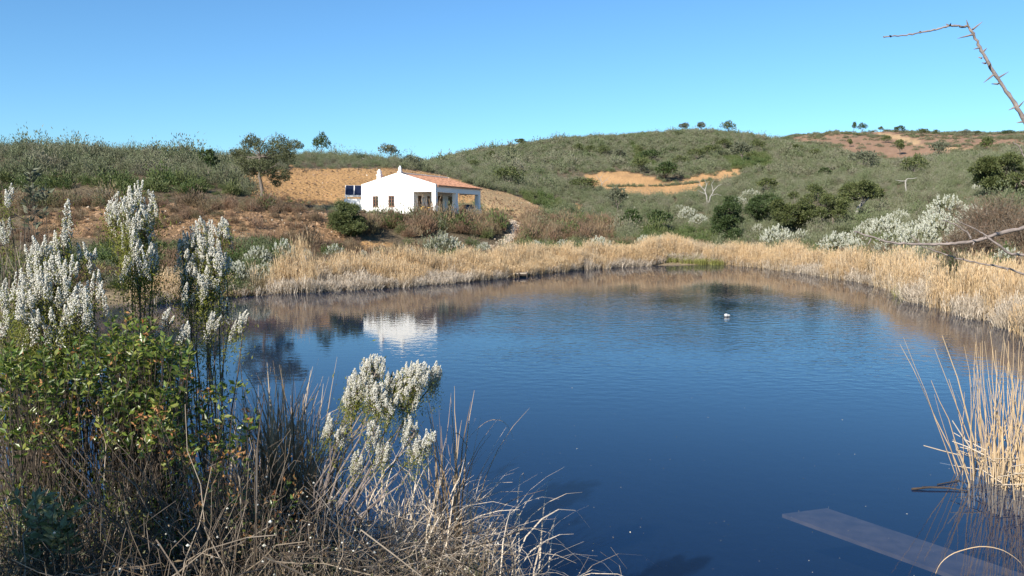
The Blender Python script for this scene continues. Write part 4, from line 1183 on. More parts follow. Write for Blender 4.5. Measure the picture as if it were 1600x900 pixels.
def custom_tree(name, px, base, Y, label, cat, build, trunk_mat, crown_mat, group=None):
    b = spot(px, base, Y); Y = float(b[1]); z0 = float(b[2]) - .1
    e = empty(name, (b[0], b[1], z0), label, cat, group)
    s = Y / F_PX                                             # metres per photo pixel at this depth
    wd, lf = MB(), MB()
    def q(x, y, dy=0.0):                                      # photo pixel -> place relative to the foot
        p = P(x, y, Y + dy) - np.array([b[0], b[1], z0]); return p
    build(wd, lf, q, s)
    wd.build("trunk", trunk_mat, e, True)
    if lf.n: lf.build("crown", crown_mat, e)
    return e
# the big cork oak on the terrace
def cork(wd, lf, q, s):
    limb(wd, q(411, 330), q(405, 274), .19, .14, 6, .015, sides=8)
    limb(wd, q(405, 275), q(404, 232), .12, .07, 5, .02, sides=6)
    limb(wd, q(404, 236), q(414, 214, .2), .06, .02, 6, .04); limb(wd, q(410, 224), q(421, 212, .1), .03, .012, 5, .04)
    tips = [(393, 219, 0, 8), (398, 223, .5, 7), (386, 225, .2, 6), (406, 228, -.6, 7), (436, 222, .3, 10), (428, 229, -.4, 9), (445, 227, .6, 9), (452, 234, 0, 8), (460, 226, .5, 6), (468, 228, .3, 4), (433, 238, -.6, 11), (420, 240, .4, 8), (444, 242, .5, 10),
            (452, 247, -.3, 8), (374, 245, .2, 7), (381, 240, .6, 7), (378, 254, -.3, 7), (387, 262, .2, 9), (392, 268, .4, 7), (396, 256, -.8, 6), (409, 258, -.9, 8), (415, 266, -.6, 9), (424, 262, .2, 9), (405, 268, .4, 7), (436, 270, -.3, 8),
            (430, 280, .2, 6), (446, 272, .3, 6), (433, 287, 0, 4), (447, 278, -.2, 4), (421, 250, .8, 9), (366, 238, .3, 4)]
    for x, y, dy, r in tips:
        hub = q(405, 262 if y > 245 else 246)
        t_ = q(x, y + r * .3, dy * 2)
        m_ = hub * .45 + t_ * .55 + np.array([0, 0, -.12])
        limb(wd, hub, m_, .045, .03, 4, .05); limb(wd, m_, t_, .03, .010, 4, .06)
        clump(lf, q(x, y, dy * 2), r * s * 1.45, int(58 * r), .15, 0, .8)
custom_tree("cork_oak", 409, 322, 73, "large cork oak with a bare lower trunk on the terrace left of the orange cut", "tree", cork, M["bark"], leafmat("cork_leaf", [(.05, .06, .025), (.085, .095, .04), (.125, .135, .06), (.17, .175, .09)], trans=.2), None)
# oaks at the foot of the right slope
def right_oaks(tips, trunk, hubs, r_t, dens=46, leaf=.20):
    def f(wd, lf, q, s):
        for (x0, y0, x1, y1, ra, rb) in trunk: limb(wd, q(x0, y0), q(x1, y1), ra, rb, 6, .02, sides=7)
        for x, y, dy, r in tips:
            hx, hy = hubs[int(np.argmin([abs(h_[0] - x) + abs(h_[1] - y) for h_ in hubs]))]
            hub = q(hx, hy); t_ = q(x, y + r * .3, dy * 3)
            m_ = hub * .5 + t_ * .5 + np.array([0, 0, -.1])
            limb(wd, hub, m_, r_t * .5, r_t * .3, 4, .03); limb(wd, m_, t_, r_t * .3, r_t * .1, 4, .04)
            clump(lf, q(x, y, dy * 3), r * s * 1.2, int(dens * r), leaf, 0, .62)
    return f
def blob_tips(x0, x1, top, bot, n, r0, r1):
    o = []
    for i in range(n):
        x = rng.uniform(x0, x1); k_ = (x - x0) / (x1 - x0)
        yt = np.interp(k_, np.linspace(0, 1, len(top)), top); yb = np.interp(k_, np.linspace(0, 1, len(bot)), bot)
        o.append((x, rng.uniform(yt, yb), rng.uniform(-.8, .8), rng.uniform(r0, r1)))
    return o
custom_tree("oak_tree", 1285, 362, 96, "broad spreading oak with a thick dark trunk at the foot of the right slope", "tree",
    right_oaks(blob_tips(1212, 1322, [318, 302, 296, 294, 298, 312], [346, 352, 350, 335, 338, 330], 46, 6, 11), [(1285, 364, 1286, 332, .30, .22), (1302, 352, 1300, 330, .14, .1)], [(1286, 330), (1255, 335), (1305, 325)], .2), M["bark"], M["oak"])
custom_tree("oak_tree", 1192, 352, 98, "dark rounded oak left of the broad spreading oak", "tree",
    right_oaks(blob_tips(1172, 1216, [318, 308, 306, 312], [330, 340, 348, 345], 20, 6, 10), [(1194, 354, 1194, 325, .16, .1)], [(1194, 325)], .14), M["bark"], M["oak_dark"])
custom_tree("oak_tree", 1333, 345, 100, "oak with a white forked leaning trunk right of the broad oak", "tree",
    right_oaks(blob_tips(1312, 1378, [300, 292, 286, 288, 300], [315, 312, 308, 306, 308], 26, 5, 9), [(1333, 347, 1341, 325, .20, .16), (1340, 327, 1350, 309, .12, .08), (1341, 326, 1368, 298, .15, .07)], [(1350, 308), (1366, 300)], .12), M["bark_pale"], M["oak"])
custom_tree("oak_tree", 1560, 312, 78, "olive green oak filling the right edge above the brown thicket", "tree",
    right_oaks(blob_tips(1518, 1650, [262, 250, 246, 240, 244, 250], [286, 292, 295, 300, 300, 300], 50, 7, 12), [(1562, 318, 1566, 285, .16, .12), (1580, 316, 1590, 285, .14, .1)], [(1566, 284), (1540, 282), (1592, 284)], .15), M["bark_dark"], M["oak"])
custom_tree("evergreen_tree", 1137, 378, 86, "very dark dense round evergreen standing at the far shore behind the reeds", "tree",
    right_oaks(blob_tips(1118, 1157, [335, 312, 306, 314, 335], [368, 374, 374, 374, 366], 44, 6, 9), [(1138, 380, 1138, 350, .14, .09)], [(1138, 352), (1137, 330)], .12, 40, .17), M["bark_dark"], M["oak_dark"])
custom_tree("bushy_tree", 543, 366, 77, "rounded dark green shrub in front of the left end of the house", "shrub",
    right_oaks(blob_tips(521, 565, [335, 318, 315, 322, 345], [356, 362, 364, 366, 364], 60, 5, 9), [(544, 366, 543, 345, .05, .03)], [(544, 352), (542, 340)], .06, 44, .13), M["bark_dark"], M["oak"])
# dead white trees
def dead(paths):
    def f(wd, lf, q, s):
        for pts, ra, rb in paths:
            c = np.array([q(*p) for p in pts]); tt = np.linspace(0, len(c) - 1, len(c) * 3)
            c = np.stack([np.interp(tt, range(len(c)), c[:, i]) for i in range(3)], -1)
            c[1:] += rng.normal(0, .02, c[1:].shape)
            tubes(wd, c, np.linspace(ra, rb, len(c)) * .62, 5)
    return f
custom_tree("dead_tree", 1106, 322, 128, "bleached dead tree with many crooked bare limbs on the lower slope", "tree", dead(
    [([(1106, 324), (1104, 308), (1101, 296)], .22, .14), ([(1106, 322), (1110, 308), (1116, 296)], .18, .1), ([(1101, 298), (1094, 290), (1088, 288)], .12, .04), ([(1102, 298), (1104, 288), (1101, 280)], .12, .04),
     ([(1104, 304), (1096, 300), (1090, 297)], .09, .03), ([(1115, 298), (1122, 290), (1128, 288)], .1, .03), ([(1114, 298), (1112, 288), (1116, 281)], .1, .03), ([(1110, 306), (1120, 303), (1127, 306)], .08, .03), ([(1103, 290), (1108, 283)], .06, .02), ([(1094, 290), (1092, 282)], .06, .02)]), M["bark_pale"], M["oak"])
custom_tree("dead_tree", 1416, 301, 122, "white dead snag with two outstretched arms on the right slope", "tree", dead(
    [([(1416, 303), (1415, 290), (1415, 281)], .19, .15), ([(1415, 283), (1408, 283), (1399, 281)], .13, .06), ([(1415, 284), (1418, 279), (1424, 279), (1433, 278)], .13, .06), ([(1408, 283), (1404, 286)], .05, .02)]), M["bark_pale"], M["oak"])
custom_tree("dead_tree", 941, 297, 165, "pale leafless sapling at the left of the sand coloured cut", "tree", dead(
    [([(941, 299), (940, 286), (938, 276)], .12, .05), ([(940, 288), (948, 280), (952, 276)], .08, .03), ([(940, 284), (933, 277), (931, 272)], .08, .03), ([(939, 278), (943, 270)], .05, .02), ([(946, 282), (953, 282)], .04, .02)]), M["bark_pale"], M["oak"])
custom_tree("dead_tree", 600, 256, 168, "whitish bare bushy tree on the ridge left of the sparse skyline tree", "tree", dead(
    [([(578, 257), (574, 250), (566, 247)], .10, .04), ([(578, 257), (582, 249), (579, 245)], .10, .04), ([(574, 250), (570, 244)], .06, .02), ([(578, 256), (590, 251), (594, 246)], .09, .03), ([(590, 251), (600, 248)], .05, .02)]), M["bark_pale"], M["oak"])

# ------------------------------------------------------------------ white flowering tree heaths behind the reeds
def spike_pts(mb, base, axis, L, R, k, rb, mat, stretch=1.3):
    """a flower spike: rings of small bells packed round its axis"""
    axis = unit(axis); n = len(base)
    t = (np.arange(k) + rng.uniform(0, 1, (n, k))) / k
    a = 2.4 * np.arange(k)[None] + rng.uniform(0, 6.28, (n, 1))
    ref = np.where(np.abs(axis[:, 2:3]) > .9, np.array([[1, 0, 0.]]), np.array([[0, 0, 1.]]))
    u = unit(np.cross(axis, ref)); v = np.cross(axis, u)
    rad = R * rng.uniform(.6, 1.25, (n, 1)) * np.clip(1.15 - t, .12, .85) * np.clip(.45 + 2 * t, 0, 1) * 1.35 * rng.uniform(.5, 1.2, t.shape)
    p = base[:, None] + axis[:, None] * (t * np.asarray(L)[:, None])[..., None] + (np.cos(a) * rad)[..., None] * u[:, None] + (np.sin(a) * rad)[..., None] * v[:, None]
    p = p.reshape(-1, 3)[rng.uniform(0, 1, p.shape[0] * p.shape[1]) < .8]
    balls(mb, p, rb * rng.uniform(.7, 1.25, len(p)), mat, stretch)
def heath_far(n_sp, spread, h, green):
    st, lf, fl = MB(), MB(), MB()
    d = rdir(n_sp); d[:, 2] = np.abs(d[:, 2]) * .9 + .1; d = unit(d)
    b = d * np.array([spread * .5, spread * .5, h * .8]) * rng.uniform(.7, 1.05, (n_sp, 1)) + np.array([0, 0, .1])
    ax = unit(d * .6 + np.array([0, 0, 1.0]) + rng.normal(0, .2, (n_sp, 3)))
    spike_pts(fl, b, ax, rng.uniform(.09, .20, n_sp), .030, 12, .019, 0)
    m = int(n_sp * 11 * green)
    dd = rdir(m); dd[:, 2] = np.abs(dd[:, 2])
    leaves(lf, dd * np.array([spread * .48, spread * .48, h * .75]) * rng.uniform(.35, 1, (m, 1)) ** .7 + np.array([0, 0, .05]), unit(rdir(m) + np.array([0, 0, 1.])), .13, .035)
    s0 = np.zeros((14, 3)); s0[:, :2] = rng.normal(0, .05, (14, 2)); s0[:, 2] = -.1
    e0 = rdir(14); e0[:, 2] = np.abs(e0[:, 2]) + .3; e0 = unit(e0) * np.array([spread * .4, spread * .4, h * .7])
    tubes(st, curve(s0, e0, 4, 0, .03), np.array([.03, .022, .015, .008]), 4)
    return st, lf, fl
HF = []
for i, (ns, sp, h, g) in enumerate([(260, 1.0, 1.0, .7), (200, 1.0, 1.0, 1.0), (320, 1.0, .9, .6), (230, 1.0, 1.1, .8)]):
    a, b, c = heath_far(ns, sp * 1.7, h * 1.2, g)
    HF.append([a.mesh("stems", M["bark"]), b.mesh("foliage", M["heath_grey"]), c.mesh("flower_spikes", M["blossom_far"])])
SH = "white flowering heaths along the shore"; RS = "white flowering heaths on the right slope"
HB = [
 # px, base row, top row, width px, depth, label, group
 (693, 396, 359, 70, 63, "largest white heath on the bank below the middle of the house", SH),
 (756, 396, 373, 28, 64, "small upright white heath at the foot of the stony path, on its left", SH),
 (838, 393, 372, 34, 69, "white heath just right of the foot of the stony path", SH),
 (880, 392, 370, 40, 71, "low white heath second to the right of the path", SH),
 (936, 393, 363, 44, 73, "tall grey white heath third to the right of the path", SH),
 (1006, 388, 361, 26, 78, "white heath on the left of the far corner pair above the reeds", SH),
 (1034, 388, 364, 24, 78, "white heath on the right of the far corner pair above the reeds", SH),
 (522, 404, 375, 34, 57, "compact white heath on the left shore below the dark green shrub", SH),
 (566, 406, 387, 20, 56, "small round white heath right of the compact one on the left shore", SH),
 (590, 404, 388, 12, 57, "tiny white heath sprig below the reddish bank", SH),
 (642, 402, 384, 20, 59, "small white heath left of the largest heath below the house", SH),
 (442, 412, 364, 44, 55, "tall loose white heath on the left shore under the red earth bank", SH),
 (474, 410, 382, 34, 55, "grey white heath beside the tall loose one on the left shore", SH),
 (402, 414, 376, 52, 53, "wide grey heath leftmost on the shore under the red earth bank", SH),
 (1215, 385, 344, 56, 76, "white heath in front of the dark rounded oak", RS),
 (1252, 382, 352, 34, 77, "small white heath under the broad spreading oak, left of its trunk", RS),
 (1312, 396, 354, 72, 66, "round grey white heath under the broad oak, right of its trunk", RS),
 (1345, 380, 346, 44, 72, "white heath below the white forked trunk", RS),
 (1385, 374, 328, 62, 74, "white heath right of the white forked trunk, at the foot of the scrub", RS),
 (1398, 398, 352, 70, 58, "yellowish white heath low down beside the reeds", RS),
 (1440, 392, 340, 66, 58, "cream white heath in the middle of the right slope clump", RS),
 (1478, 345, 293, 74, 78, "tallest white heath, topmost of the right slope clump", RS),
 (1470, 372, 320, 66, 68, "white heath right under the tallest one", RS),
 (1500, 392, 345, 60, 57, "greenish white heath at the edge of the brown thicket", RS),
 (1520, 352, 312, 50, 76, "white heath behind the brown thicket under the olive green oak", RS),
 (1578, 420, 378, 60, 44, "pale heath inside the brown thicket at the right edge", RS),
 (1535, 300, 276, 34, 92, "white heath under the left end of the olive green oak", RS),
 (1075, 344, 318, 36, 122, "white patch of heath on the slope left of the dark evergreen", RS),
 (1092, 352, 330, 34, 118, "white heath nearest the dark evergreen on its left", RS),
 (1062, 334, 316, 22, 128, "uppermost white heath left of the dark evergreen", RS),
 (1173, 312, 292, 36, 138, "long pale heath on the slope above the dark rounded oak", RS),
 (1155, 322, 304, 30, 135, "pale heath left of the long one on the slope", RS),
 (1338, 396, 366, 46, 62, "grey heath just above the reeds right of the round one", RS),
 (1362, 360, 336, 40, 84, "pale heath on the slope right beside the foot of the forked white trunk", RS),
 (1424, 374, 340, 48, 68, "cream heath between the yellowish one and the middle of the clump", RS),
 (1456, 356, 322, 50, 76, "silvery heath left below the tallest one", RS),
 (1508, 372, 330, 54, 64, "silvery heath at the top of the brown thicket's left side", RS),
 (1450, 404, 372, 60, 50, "low grey heath directly behind the near right reeds", RS),
 (1405, 352, 322, 40, 86, "high pale heath right of the forked trunk's crown", RS),
 (412, 440, 404, 60, 49, "grey heath overhanging the water at the left end of the reeds", SH),
 (365, 440, 398, 64, 47, "broad dull heath at the water's edge right of the dense near one", SH),
 (1185, 366, 345, 26, 86, "small white heath right of the dark evergreen", RS),
]
for i, (px, b_, t_, wp, Y, lab, grp) in enumerate(HB):
    b = spot(px, b_, Y); Y = float(b[1]); z0 = float(b[2]) - .1
    h = float(P(px, t_, Y)[2] - z0); wm = wp / F_PX * Y
    e = empty("heath_bush", (b[0], b[1], z0), lab, "shrub", grp, rng.uniform(0, 6.28))
    v = i % 4
    e.scale = (wm / 1.9, wm / 1.9, h / ([1.0, 1.0, .9, 1.1][v] * 1.2 + .22))
    for nm, me in zip(("stems", "foliage", "flower_spikes"), HF[v]): part_obj(nm, me, e)

# the brown twiggy thicket and the dark bushes at the right shore
def thicket(n, w_, h, leafn, lm):
    st, lf = MB(), MB()
    a = np.zeros((n, 3)); a[:, 0] = rng.uniform(-w_, w_, n) * .35; a[:, 1] = rng.uniform(-w_, w_, n) * .35; a[:, 2] = -.2
    e = a * 2.2 + rng.normal(0, .18 * w_, (n, 3)); e[:, 2] = h * rng.uniform(.5, 1.0, n) * (1 - .25 * (np.hypot(e[:, 0], e[:, 1]) / w_) ** 2)
    c = curve(a, e, 6, .1, .05); tubes(st, c, np.array([.022, .018, .014, .010, .007, .004]), 3)
    m = n * 5
    i = rng.integers(0, n, m); t = rng.uniform(.4, 1, m)[:, None]
    s0 = a[i] * (1 - t) + e[i] * t; s1 = s0 + unit(rdir(m) + np.array([0, 0, .7])) * rng.uniform(.2, .6, (m, 1))
    tubes(st, curve(s0, s1, 3, 0, .02), np.array([.008, .006, .003]), 3)
    i = rng.integers(0, m, leafn); t = rng.uniform(.2, 1, leafn)[:, None]
    p = s0[i] * (1 - t) + s1[i] * t
    leaves(lf, p + rng.normal(0, .03, p.shape), unit(rdir(leafn) + np.array([0, 0, .5])), rng.uniform(.06, .13, leafn), .03)
    return st, lf
TH = [(1560, 392, 300, 150, 54, "scrub_brown", "tall brown twiggy thicket under the olive green oak at the right edge"),
      (1625, 400, 320, 120, 46, "scrub_brown", "rusty thicket at the very right edge behind the reeds"),
      (1520, 425, 345, 90, 45, "scrub_brown", "greyish brown bush between the white heaths and the right reeds"),
      (1502, 450, 392, 56, 39, "oak_dark", "dark brown and green bush breaking through the right reeds")]
for px, b_, t_, wp, Y, mat, lab in TH:
    b = G(px, Y); h = float(P(px, t_, Y)[2] - b[2]); wm = wp / F_PX * Y
    e = empty("thicket", b, lab, "shrub", "brown bushes at the right shore")
    st, lf = thicket(420, wm * .5, h, 7000, mat)
    st.build("stems", M["dry_stem"], e); lf.build("foliage", M[mat], e)

# low bushes along the bench of the sand coloured cut
ln_ = [(948, 292), (985, 292), (1038, 291), (1062, 289), (1090, 286), (1112, 281)]
q_ = np.array([ground_at(np.interp(t, [0, 1, 2, 3, 4, 5], [a for a, b in ln_]) , np.interp(t, [0, 1, 2, 3, 4, 5], [b for a, b in ln_]) + rng.normal(0, .5), 120, 260) for t in rng.uniform(0, 5, 90)])
scatter("bench_bushes", q_, np.repeat(rng.uniform(.35, .8, len(q_))[:, None], 3, 1), scr_far, "line of small bushes along the bench of the sand coloured cut", "scrub")
# ------------------------------------------------------------------ near plants on the left bank
def heath_near(name, root, plumes, label, size=1.0, green=1.0, leanv=(0, 0, 0), dens=.9, smat=None, fat=1.0):
    """a tree heath: woody stems from the root up to plumes of white spikes; plumes are (px,py,rx,ry,n,depth)"""
    rp = G(root[0], root[1]); e = empty(name, rp, label, "shrub")
    st, lf, fl = MB(), MB(), MB()
    for (cx, cy, rx, ry, n, Y) in plumes:
        n = int(n * dens)
        a = rng.uniform(0, 6.283, n); r = np.sqrt(rng.uniform(0, 1, n))
        px = cx + rx * r * np.cos(a); py = cy + ry * r * np.sin(a)
        dep = Y + rng.normal(0, .5 * rx / F_PX * Y + .02, n)
        tip = P(px, py, dep) - rp
        cen = P(cx, cy + ry * 1.6, Y) - rp
        ax = unit(np.array([0, 0, 1.0]) + .6 * unit(tip - cen) + rng.normal(0, .26, (n, 3)) + np.array(leanv))
        L = rng.uniform(.08, .24, n) * size
        spike_pts(fl, tip - ax * L[:, None], ax, L, .0185 * size * fat, 64, .0058 * size, 0)
        # needles under and between the spikes
        k = int(34 * green)
        tt = rng.uniform(-1.3, .3, (n, k))
        q = (tip - ax * L[:, None])[:, None] + ax[:, None] * (tt * L[:, None])[..., None] + rng.normal(0, .032 * size, (n, k, 3))
        q = q.reshape(-1, 3)
        leaves(lf, q, unit(rdir(len(q)) + np.repeat(ax, k, 0) * .9), rng.uniform(.018, .04, len(q)) * size, .007 * size)
        # twigs from the plume foot
        foot = P(cx + rng.normal(0, rx * .2), cy + ry * 1.15, Y) - rp
        j0 = np.repeat(foot[None], n, 0) + rng.normal(0, .015, (n, 3))
        tubes(st, curve(j0, tip - ax * L[:, None], 4, -.01, .006), np.array([.005, .004, .003, .002]), 3)
        base = np.array([[rng.normal(0, .05), rng.normal(0, .05), -.1]])
        tubes(st, curve(base, foot[None], 7, -.04, .02), np.linspace(.009, .004, 7), 5)
        # leafy side sprays down the stem
        m = int((8 if smat is None else 1.2) * n * green)
        t = rng.uniform(.45 if smat is None else .8, 1.0, m)[:, None]
        q = base * (1 - t) + foot * t + rng.normal(0, 1, (m, 3)) * (.05 + .45 * rx / F_PX * Y) * t
        leaves(lf, q, unit(rdir(m) + np.array([0, 0, .9])), rng.uniform(.02, .05, m), .009)
    st.build("stems", M[smat or "bark_dark"], e); lf.build("foliage", M["heath_leaf"], e); fl.build("flower_spikes", M["blossom"], e)
    return e
heath_near("tree_heath", (105, 6.0), [(103, 330, 8, 24, 7, 5.9), (98, 372, 16, 20, 12, 5.9), (62, 390, 26, 26, 24, 5.8), (95, 415, 28, 26, 26, 5.7), (50, 430, 26, 34, 24, 5.6), (100, 455, 34, 24, 24, 5.6), (135, 385, 16, 14, 8, 6.0), (45, 475, 24, 28, 18, 5.5), (128, 468, 24, 24, 18, 5.6), (85, 490, 38, 22, 22, 5.5), (150, 440, 14, 20, 8, 5.7), (30, 440, 10, 24, 8, 5.6)],
    "leftmost white tree heath in full flower, low and broad with a forked tip", 1.0, 1.3)
heath_near("tree_heath", (215, 6.6), [(212, 290, 14, 18, 12, 6.6), (178, 315, 12, 26, 16, 6.6), (205, 318, 20, 20, 24, 6.5), (235, 315, 12, 22, 14, 6.6), (225, 345, 22, 16, 18, 6.5), (195, 345, 16, 14, 8, 6.6), (212, 365, 7, 26, 10, 6.4), (222, 395, 24, 16, 22, 6.4), (205, 405, 16, 14, 14, 6.4), (240, 385, 10, 16, 8, 6.5)],
    "tallest white tree heath with two tiers of flower spikes, second from the left", 1.0, 1.5)
heath_near("tree_heath", (325, 7.0), [(345, 352, 12, 18, 12, 6.9), (318, 355, 22, 18, 20, 6.9), (295, 372, 16, 22, 18, 6.9), (325, 380, 24, 20, 28, 6.8), (300, 405, 20, 20, 22, 6.8), (335, 400, 22, 20, 22, 6.8), (292, 428, 12, 20, 12, 6.8), (318, 428, 22, 16, 20, 6.7), (352, 405, 10, 12, 6, 6.9), (300, 452, 18, 12, 9, 6.7), (318, 445, 12, 10, 8, 6.7), (350, 462, 8, 10, 5, 6.8)],
    "dense white tree heath leaning over the left water's edge, third from the left", 1.0, 1.2)
heath_near("tree_heath", (300, 6.2), [(378, 492, 12, 12, 7, 6.4), (290, 512, 10, 14, 7, 6.2), (262, 492, 14, 12, 6, 6.3), (285, 540, 10, 12, 5, 6.1), (335, 500, 16, 14, 6, 6.4)],
    "small sparse white heath sprigs reaching right over the water below the dense one", .9, 1.4, (.5, 0, 0))
heath_near("tree_heath", (20, 6.6), [(16, 300, 8, 16, 5, 6.5), (8, 350, 10, 18, 6, 6.5), (2, 440, 12, 24, 8, 6.2), (4, 492, 14, 18, 8, 6.0)],
    "thin yellowish heath stems with few flowers at the left edge", .9, 2.0)
heath_near("leaning_heath", (425, 5.6), [(585, 566, 18, 14, 20, 5.3), (565, 590, 20, 18, 28, 5.3), (550, 612, 14, 14, 16, 5.3), (588, 610, 18, 16, 20, 5.2), (618, 590, 18, 14, 20, 5.3), (650, 575, 22, 14, 28, 5.3), (680, 575, 10, 12, 12, 5.4), (640, 600, 24, 10, 16, 5.3), (608, 620, 20, 10, 12, 5.2), (640, 612, 20, 10, 10, 5.3), (517, 655, 8, 14, 5, 5.3), (535, 668, 8, 10, 4, 5.3), (655, 690, 18, 12, 9, 5.2), (672, 676, 10, 10, 6, 5.2), (600, 700, 14, 14, 7, 5.2), (640, 660, 14, 14, 5, 5.2), (590, 665, 16, 12, 4, 5.2), (560, 712, 12, 12, 5, 5.2)],
    "white flowering heath leaning far out over the water in the middle of the near bank", .62, .8, (.25, 0, 0), 2.0, "twig", 1.25)

# evergreen strawberry-tree bushes with glossy leaves in rosettes
def rosette_bush(name, root, shoots, label, mat="strawberry", L=.05, old=.12, per=9, stem_r=.0045):
    rp = G(root[0], root[1]); e = empty(name, rp, label, "shrub")
    st, lf, ol = MB(), MB(), MB()
    tips = np.concatenate([np.stack([rng.uniform(x0, x1, n), rng.uniform(y0, y1, n), rng.uniform(d0, d1, n)], -1) for (x0, x1, y0, y1, d0, d1, n) in shoots])
    tp = P(tips[:, 0], tips[:, 1], tips[:, 2]) - rp
    n = len(tp)
    b = rng.normal(0, .12, (n, 3)); b[:, 2] = -.08
    m_ = b * .35 + tp * .65; m_[:, 2] -= .12; m_ += rng.normal(0, .06, (n, 3))
    c = np.concatenate([curve(b, m_, 4, 0, .02)[:, :-1], curve(m_, tp, 4, 0, .01)], 1)
    tubes(st, c, np.linspace(1, .35, 7) * stem_r, 4)
    ax = unit(tp - m_ + np.array([0, 0, .12]))
    for k in range(per):
        t = rng.uniform(0, .12, n)
        o = rdir(n); o = unit(o - (o * ax).sum(1, keepdims=True) * ax)
        d = unit(o + ax * rng.uniform(.15, 1.1, (n, 1)))
        l = L * rng.uniform(.65, 1.25, n)
        leaves(lf, tp - ax * t[:, None] + o * .003, d, l, l * .44, 0, .12)
    m = n * 22; i = rng.integers(0, n, m); t = rng.uniform(.25, .95, m)[:, None]          # leaves down the stems
    q = b[i] * (1 - t) + m_[i] * t + rng.normal(0, .05, (m, 3)); l = L * rng.uniform(.5, 1.0, m); leaves(lf, q, rdir(m), l, l * .45, 0, .15)
    k = rng.uniform(0, 1, n) < old
    for j in range(7):
        q = tp[k] + rng.normal(0, .016, (k.sum(), 3)); leaves(ol, q, rdir(k.sum()), .03, .014, 0)
    st.build("stems", M["bark_dark"], e); lf.build("leaves", M[mat], e)
    if ol.n: ol.build("dry_leaves", M["old_leaf"], e)
    return e
rosette_bush("strawberry_bush", (60, 5.3), [(0, 120, 545, 690, 4.7, 5.8, 230), (0, 130, 520, 600, 5.2, 6.0, 90), (-90, 0, 540, 700, 4.8, 5.8, 60)],
    "broad glossy green bush with reddish seed clusters at the left edge", per=9)
rosette_bush("strawberry_bush", (205, 5.4), [(120, 300, 520, 650, 4.9, 6.0, 290), (165, 240, 492, 560, 5.2, 5.7, 50), (150, 290, 600, 690, 4.8, 5.6, 110), (100, 260, 530, 600, 5.2, 6.0, 50)],
    "tall glossy green bush with upright leafy shoots below the tallest white heath", per=10)
rosette_bush("strawberry_bush", (350, 5.4), [(300, 390, 590, 690, 5.0, 5.6, 26), (250, 330, 640, 740, 4.8, 5.4, 24), (330, 400, 640, 720, 4.9, 5.4, 14)],
    "loose green leafy sprays standing before the water gap left of the dark reed stalks", per=9, old=.2)
rosette_bush("leafy_shrub", (50, 4.2), [(20, 110, 770, 850, 3.7, 4.1, 34), (60, 125, 760, 840, 3.6, 4.1, 22)],
    "grey green large leaved plant low in the near left corner", "sage_leaf", .06, 0, 8)
rosette_bush("bramble_sprays", (330, 4.6), [(280, 400, 690, 800, 4.2, 4.9, 26), (380, 470, 740, 850, 4.2, 5.0, 24), (40, 260, 640, 720, 4.4, 5.0, 26)],
    "low bramble sprays with russet and green leaves among the dry twigs", "strawberry", .035, .75, 6)
rosette_bush("leafy_sapling", (58, 7.2), [(45, 72, 245, 300, 7.0, 7.3, 8), (42, 74, 290, 345, 7.0, 7.3, 7), (48, 70, 340, 400, 7.0, 7.3, 4)],
    "thin dark leafy sapling rising against the far scrub at the left", "oak_grey", .07, 0, 8)

# tall dry stalks at the left edge
mb = MB(); n = 46
px = rng.uniform(-40, 60, n); e_ = P(px + rng.normal(0, 14, n), rng.uniform(290, 470, n), 6.8 + rng.normal(0, .3, n)); b_ = G(px, 6.8 + rng.normal(0, .3, n))
tubes(mb, curve(b_, e_, 6, .02, .03), np.linspace(.006, .002, 6), 3)
i = rng.integers(0, n, 240); t = rng.uniform(.4, 1, 240)[:, None]; s0 = b_[i] * (1 - t) + e_[i] * t
tubes(mb, curve(s0, s0 + unit(rdir(240) + np.array([0, 0, .8])) * rng.uniform(.08, .3, (240, 1)), 3, 0, .01), np.array([.003, .002, .001]), 3)
o = mb.build("dry_stalks", M["dry_stem"]); tag(o, "thin bare stalks standing at the left edge behind the white heaths", "dry stalks", None, "stuff")

# the tangle of dry bramble and weed stems covering the near bank
def tangle(n, pxr, Yr, hr, arc, rad, mat_mb, seedheads=0, lean=0.0):
    mb = mat_mb
    px = rng.uniform(*pxr, n); Y = rng.uniform(*Yr, n)
    b = G(px, Y); b[:, 2] -= .03
    cl = fbm(b[:, 0] * 2.6, b[:, 1] * 2.6, 177)
    kp = cl + rng.normal(0, .06, n) > -.05
    b = b[kp]; n = len(b)
    h = rng.uniform(*hr, n) * (.75 + 1.6 * np.clip(cl[kp], 0, .3))
    a = rng.uniform(0, 6.28, n); r = rng.uniform(*arc, n)
    e = b + np.stack([np.cos(a) * r + lean, np.sin(a) * r * .7, h], -1)
    c = curve(b, e, 7, h * .35 * rng.uniform(0, 1, n), .018)
    tubes(mb, c, np.linspace(1, .4, 7)[None] * rad * rng.uniform(.5, 1.3, (n, 1)), 3)
    return b, e
tg = MB(); sl = MB(); sh_ = MB()
b, e = tangle(1500, (-120, 500), (3.0, 6.4), (.12, .6), (.1, .6), .0027, tg)
b2, e2 = tangle(750, (-60, 520), (3.0, 5.8), (.3, .85), (.05, .35), .0023, tg)
b3, e3 = tangle(1100, (330, 820), (3.6, 6.8), (.12, .48), (.1, .6), .0030, tg)
b5, e5 = tangle(900, (-120, 420), (4.3, 5.4), (.35, .95), (.05, .5), .0026, tg)
b4, e4 = tangle(60, (-60, 420), (3.2, 4.6), (.5, .95), (.3, 1.1), .0040, tg)
